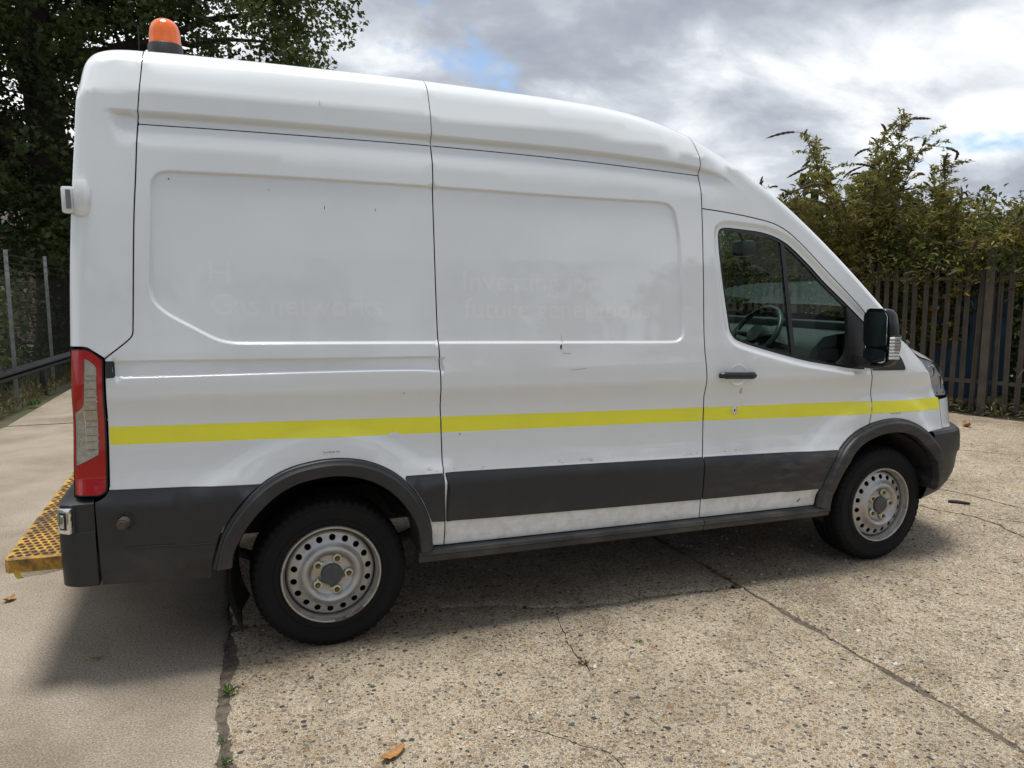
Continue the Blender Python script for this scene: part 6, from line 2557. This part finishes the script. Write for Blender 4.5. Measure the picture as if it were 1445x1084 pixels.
# weeds along the foot of the palisade
cc, rad = [], []
for k in range(95):
    s = rg.uniform(0.2, 7.0)
    q = A0 + fd * s + fn * rg.uniform(-0.05, 0.42)
    cc.append(np.array([q.x, q.y, rg.uniform(0.0, 0.12)]))
    rad.append(rg.uniform(0.07, 0.17))
cp, ct = clump_points(cc, rad, 170, rg, 0.9)
cp[:, 2] = np.abs(cp[:, 2])
o = leaf_cloud('fence_weeds', cp, 0.085, 0.022, ct, 'grass_blade', None, up=0.0, rg=rg)
tag(o, 'low weeds and dry stalks along the foot of the palisade', 'weeds', kind='stuff')
# undergrowth and verge behind the chain link
cc, rad = [], []
for k in range(330):
    y = rg.uniform(4.5, 15.5)
    cc.append(np.array([rg.uniform(-5.6, -3.55), y, rg.uniform(0.1, 1.75)]))
    rad.append(rg.uniform(0.25, 0.5))
cp, ct = clump_points(cc, rad, 75, rg, 0.9)
o = leaf_cloud('hedge', cp, 0.10, 0.06, ct, 'hedge_leaf', None, up=0.3, rg=rg)
tag(o, 'dense dark hedge behind the chain link fence', 'hedge', kind='stuff')
ng = 2600
gp = np.stack([rg.uniform(-3.65, -3.14, ng), rg.uniform(4.5, 15.0, ng), rg.random(ng) ** 2 * 0.13], 1)
gp[:, 0] += 0.03 * (gp[:, 1] - 7)
o = leaf_cloud('verge_grass', gp, 0.14, 0.016, rg.random(ng), 'grass_blade', None, up=-0.4, axis=np.tile([0, 0, 1.5], (ng, 1)), rg=rg)
tag(o, 'rough grass verge under the crash barrier', 'grass', kind='stuff')

# distant wood closing the horizon
rg = np.random.default_rng(63)
cc, rad = [], []
for k in range(620):
    a = math.radians(rg.uniform(-75, 110))
    d_ = rg.uniform(48, 60)
    h_ = 5.0 + 2.5 * math.sin(a * 9) + 1.5 * math.sin(a * 23 + 1)
    cc.append(np.array([d_ * math.sin(a), 4 + d_ * math.cos(a), rg.uniform(0.3, max(1.5, h_))]))
    rad.append(rg.uniform(1.0, 1.9))
cp, ct = clump_points(cc, rad, 9, rg, 0.85)
o = leaf_cloud('far_wood', cp, 0.75, 0.55, ct, 'hedge_leaf', None, up=0.4, rg=rg)
tag(o, 'distant dark wood along the horizon', 'wood', kind='stuff')

# ------------------------------------------------------------------ trees along the near side of the yard, mirrored in the paintwork
rg = np.random.default_rng(91)
for k, (x, y, h_, w_) in enumerate(((-11.5, -20.5, 6.0, 3.2), (-5.0, -22.0, 6.8, 3.4), (1.8, -21.2, 5.6, 3.1), (8.6, -20.2, 6.4, 3.3), (15.0, -18.0, 5.8, 3.2))):
    yt = empty('lime_tree', (x, y, 0))
    mb = MB()
    mb.tube([(x, y, -0.1), (x + 0.05, y, h_ * 0.35), (x, y + 0.1, h_ * 0.75)], [0.24, 0.19, 0.08], 10)
    part_world(mb.build('trunk', 'bark', None, 60), yt)
    cc, rad = [], []
    for q in range(90):
        v = ball(1, rg)[0]
        cc.append(np.array([x, y, h_ * 0.55]) + v * np.array([w_, w_ * 0.8, h_ * 0.45]) * rg.uniform(0.5, 1.0))
        rad.append(rg.uniform(0.5, 0.85))
    cp, ct = clump_points(cc, rad, 16, rg)
    part_world(leaf_cloud('crown', cp, 0.30, 0.22, ct, 'hedge_leaf', None, up=0.5, rg=rg), yt)
    tag(yt, 'leafy tree behind the photographer, seen only as a reflection in the van', 'tree', 'trees mirrored in the van')

# ------------------------------------------------------------------ brick house beyond the oak
house = empty('brick_house', (-7.5, 24, 0))
mb = MB()
mb.box((-12.0, 23.0, 0), (-3.0, 29.0, 3.45))
part_world(mb.build('wall', 'brickwork', None, 0), house)
mb = MB()
mb.loft([[(-12.3, 22.7, 3.45), (-12.3, 26.0, 6.0), (-12.3, 29.3, 3.45)], [(-2.7, 22.7, 3.45), (-2.7, 26.0, 6.0), (-2.7, 29.3, 3.45)]])
part_world(mb.build('roof', 'roof_tile', None, 0), house)
mb = MB()
mb.box((-12.3, 22.64, 3.40), (-2.7, 22.69, 3.62))
part_world(mb.build('fascia', 'white_board', None, 0), house)
for x in (-10.2, -7.4):
    mb = MB()
    mb.box((x, 22.93, 1.1), (x + 1.3, 22.99, 2.3))
    wn_ = part_world(mb.build('window', 'white_board', None, 0), house)
    mb = MB()
    mb.box((x + 0.08, 22.91, 1.18), (x + 1.22, 22.925, 2.22))
    pn = mb.build('pane', 'gloss_black', None, 0)
    pn.parent = wn_
    pn.matrix_parent_inverse = Matrix.Translation(-Vector(house.location)).inverted() @ Matrix.Translation(-Vector(house.location))
tag(house, 'red brick house half hidden by the oak at the left', 'house')


# ------------------------------------------------------------------ small things on the ground
def weed(x, y, n, r, h, label, mat='weed_leaf', seed=0, group=None):
    rg = np.random.default_rng(seed)
    root = empty('weed', (x, y, 0))
    a = rg.uniform(0, 6.28, n)
    d_ = np.stack([np.cos(a), np.sin(a), rg.uniform(0.3, 1.4, n)], 1)
    d_ /= np.linalg.norm(d_, axis=1)[:, None]
    c_ = np.array([x, y, -0.004]) + d_ * r * 0.5 + rg.normal(0, 0.004, (n, 3))
    c_[:, 2] = np.maximum(c_[:, 2], 0.004) * h
    part_world(leaf_cloud('leaf_tuft', c_, r, r * 0.16, rg.random(n), mat, None, up=0.1, axis=d_ * 2, rg=rg), root)
    tag(root, label, 'weed')
    return root


weed(-0.462, -0.22, 22, 0.055, 1.0, 'small green weed in the joint, nearest the rear tyre', seed=1)
weed(-0.492, -0.575, 14, 0.030, 0.9, 'tiny green weed in the joint below the first one', seed=2)
weed(-0.478, -0.715, 24, 0.035, 0.9, 'green weed in the joint at the bottom edge of the picture', seed=3)
weed(1.025, -0.50, 18, 0.034, 0.9, 'wispy tuft of grass in a fine crack in front of the van', 'grass_blade', seed=4)
weed(1.36, -0.40, 10, 0.028, 0.6, 'flat dark green sprig on the slab in front of the van', seed=5)
weed(-2.95, 9.0, 26, 0.14, 1.0, 'bright green weed at the concrete edge by the chain link fence', seed=6)


def fallen_leaf(x, y, ln, wd, rot, label, curl=0.3, seed=0):
    mb = MB()
    n = 9
    rings = []
    for i in range(n):
        s = i / (n - 1)
        w_ = wd * math.sin(math.pi * (0.06 + 0.90 * s)) ** 0.8
        zz = 0.006 + curl * ln * (s - 0.5) ** 2 * 1.6
        row = []
        for j in range(-3, 4):
            u = j / 3
            wv_ = 0.003 * math.sin(s * 22 + u)
            xx, yy = (s - 0.5) * ln, u * w_ * 0.5
            row.append((x + xx * math.cos(rot) - yy * math.sin(rot), y + xx * math.sin(rot) + yy * math.cos(rot), zz + curl * 0.5 * wd * u * u + wv_ + 0.001))
        rings.append(row)
    mb.loft(rings, False, False)
    mb.tube([(x + (-0.5 * ln - 0.03 + 0.03 * q) * math.cos(rot), y + (-0.5 * ln - 0.03 + 0.03 * q) * math.sin(rot), 0.006 + 0.02 * q * curl) for q in (0, 1)], 0.0012, 5)
    o = mb.build('fallen_leaf', 'dry_leaf', None, 80)
    tag(o, label, 'leaf', 'dry fallen leaves')
    return o


fallen_leaf(0.08, -0.885, 0.115, 0.042, 0.55, 'curled orange brown leaf on the slab at the bottom edge of the picture')
fallen_leaf(-1.55, 1.19, 0.07, 0.045, 0.9, 'small brown leaf on the smooth slab below the yellow step', 0.4)
fallen_leaf(-1.02, 0.30, 0.05, 0.02, 0.3, 'little dry leaf in the shadow under the rear bumper', 0.3)
fallen_leaf(-1.62, 2.55, 0.06, 0.03, 1.9, 'small dark leaf on the concrete behind the yellow step', 0.3)
fallen_leaf(7.95, 3.2, 0.16, 0.08, 1.2, 'dark crumpled leaf on the concrete before the palisade', 0.6)
mb = MB()
mb.tube([(4.83, 0.84, 0.012), (4.87, 0.80, 0.015), (4.93, 0.73, 0.012)], [0.011, 0.013, 0.009], 7)
o = mb.build('stick', 'bark', None, 60)
tag(o, 'short dark stick lying on the concrete ahead of the front bumper', 'stick')
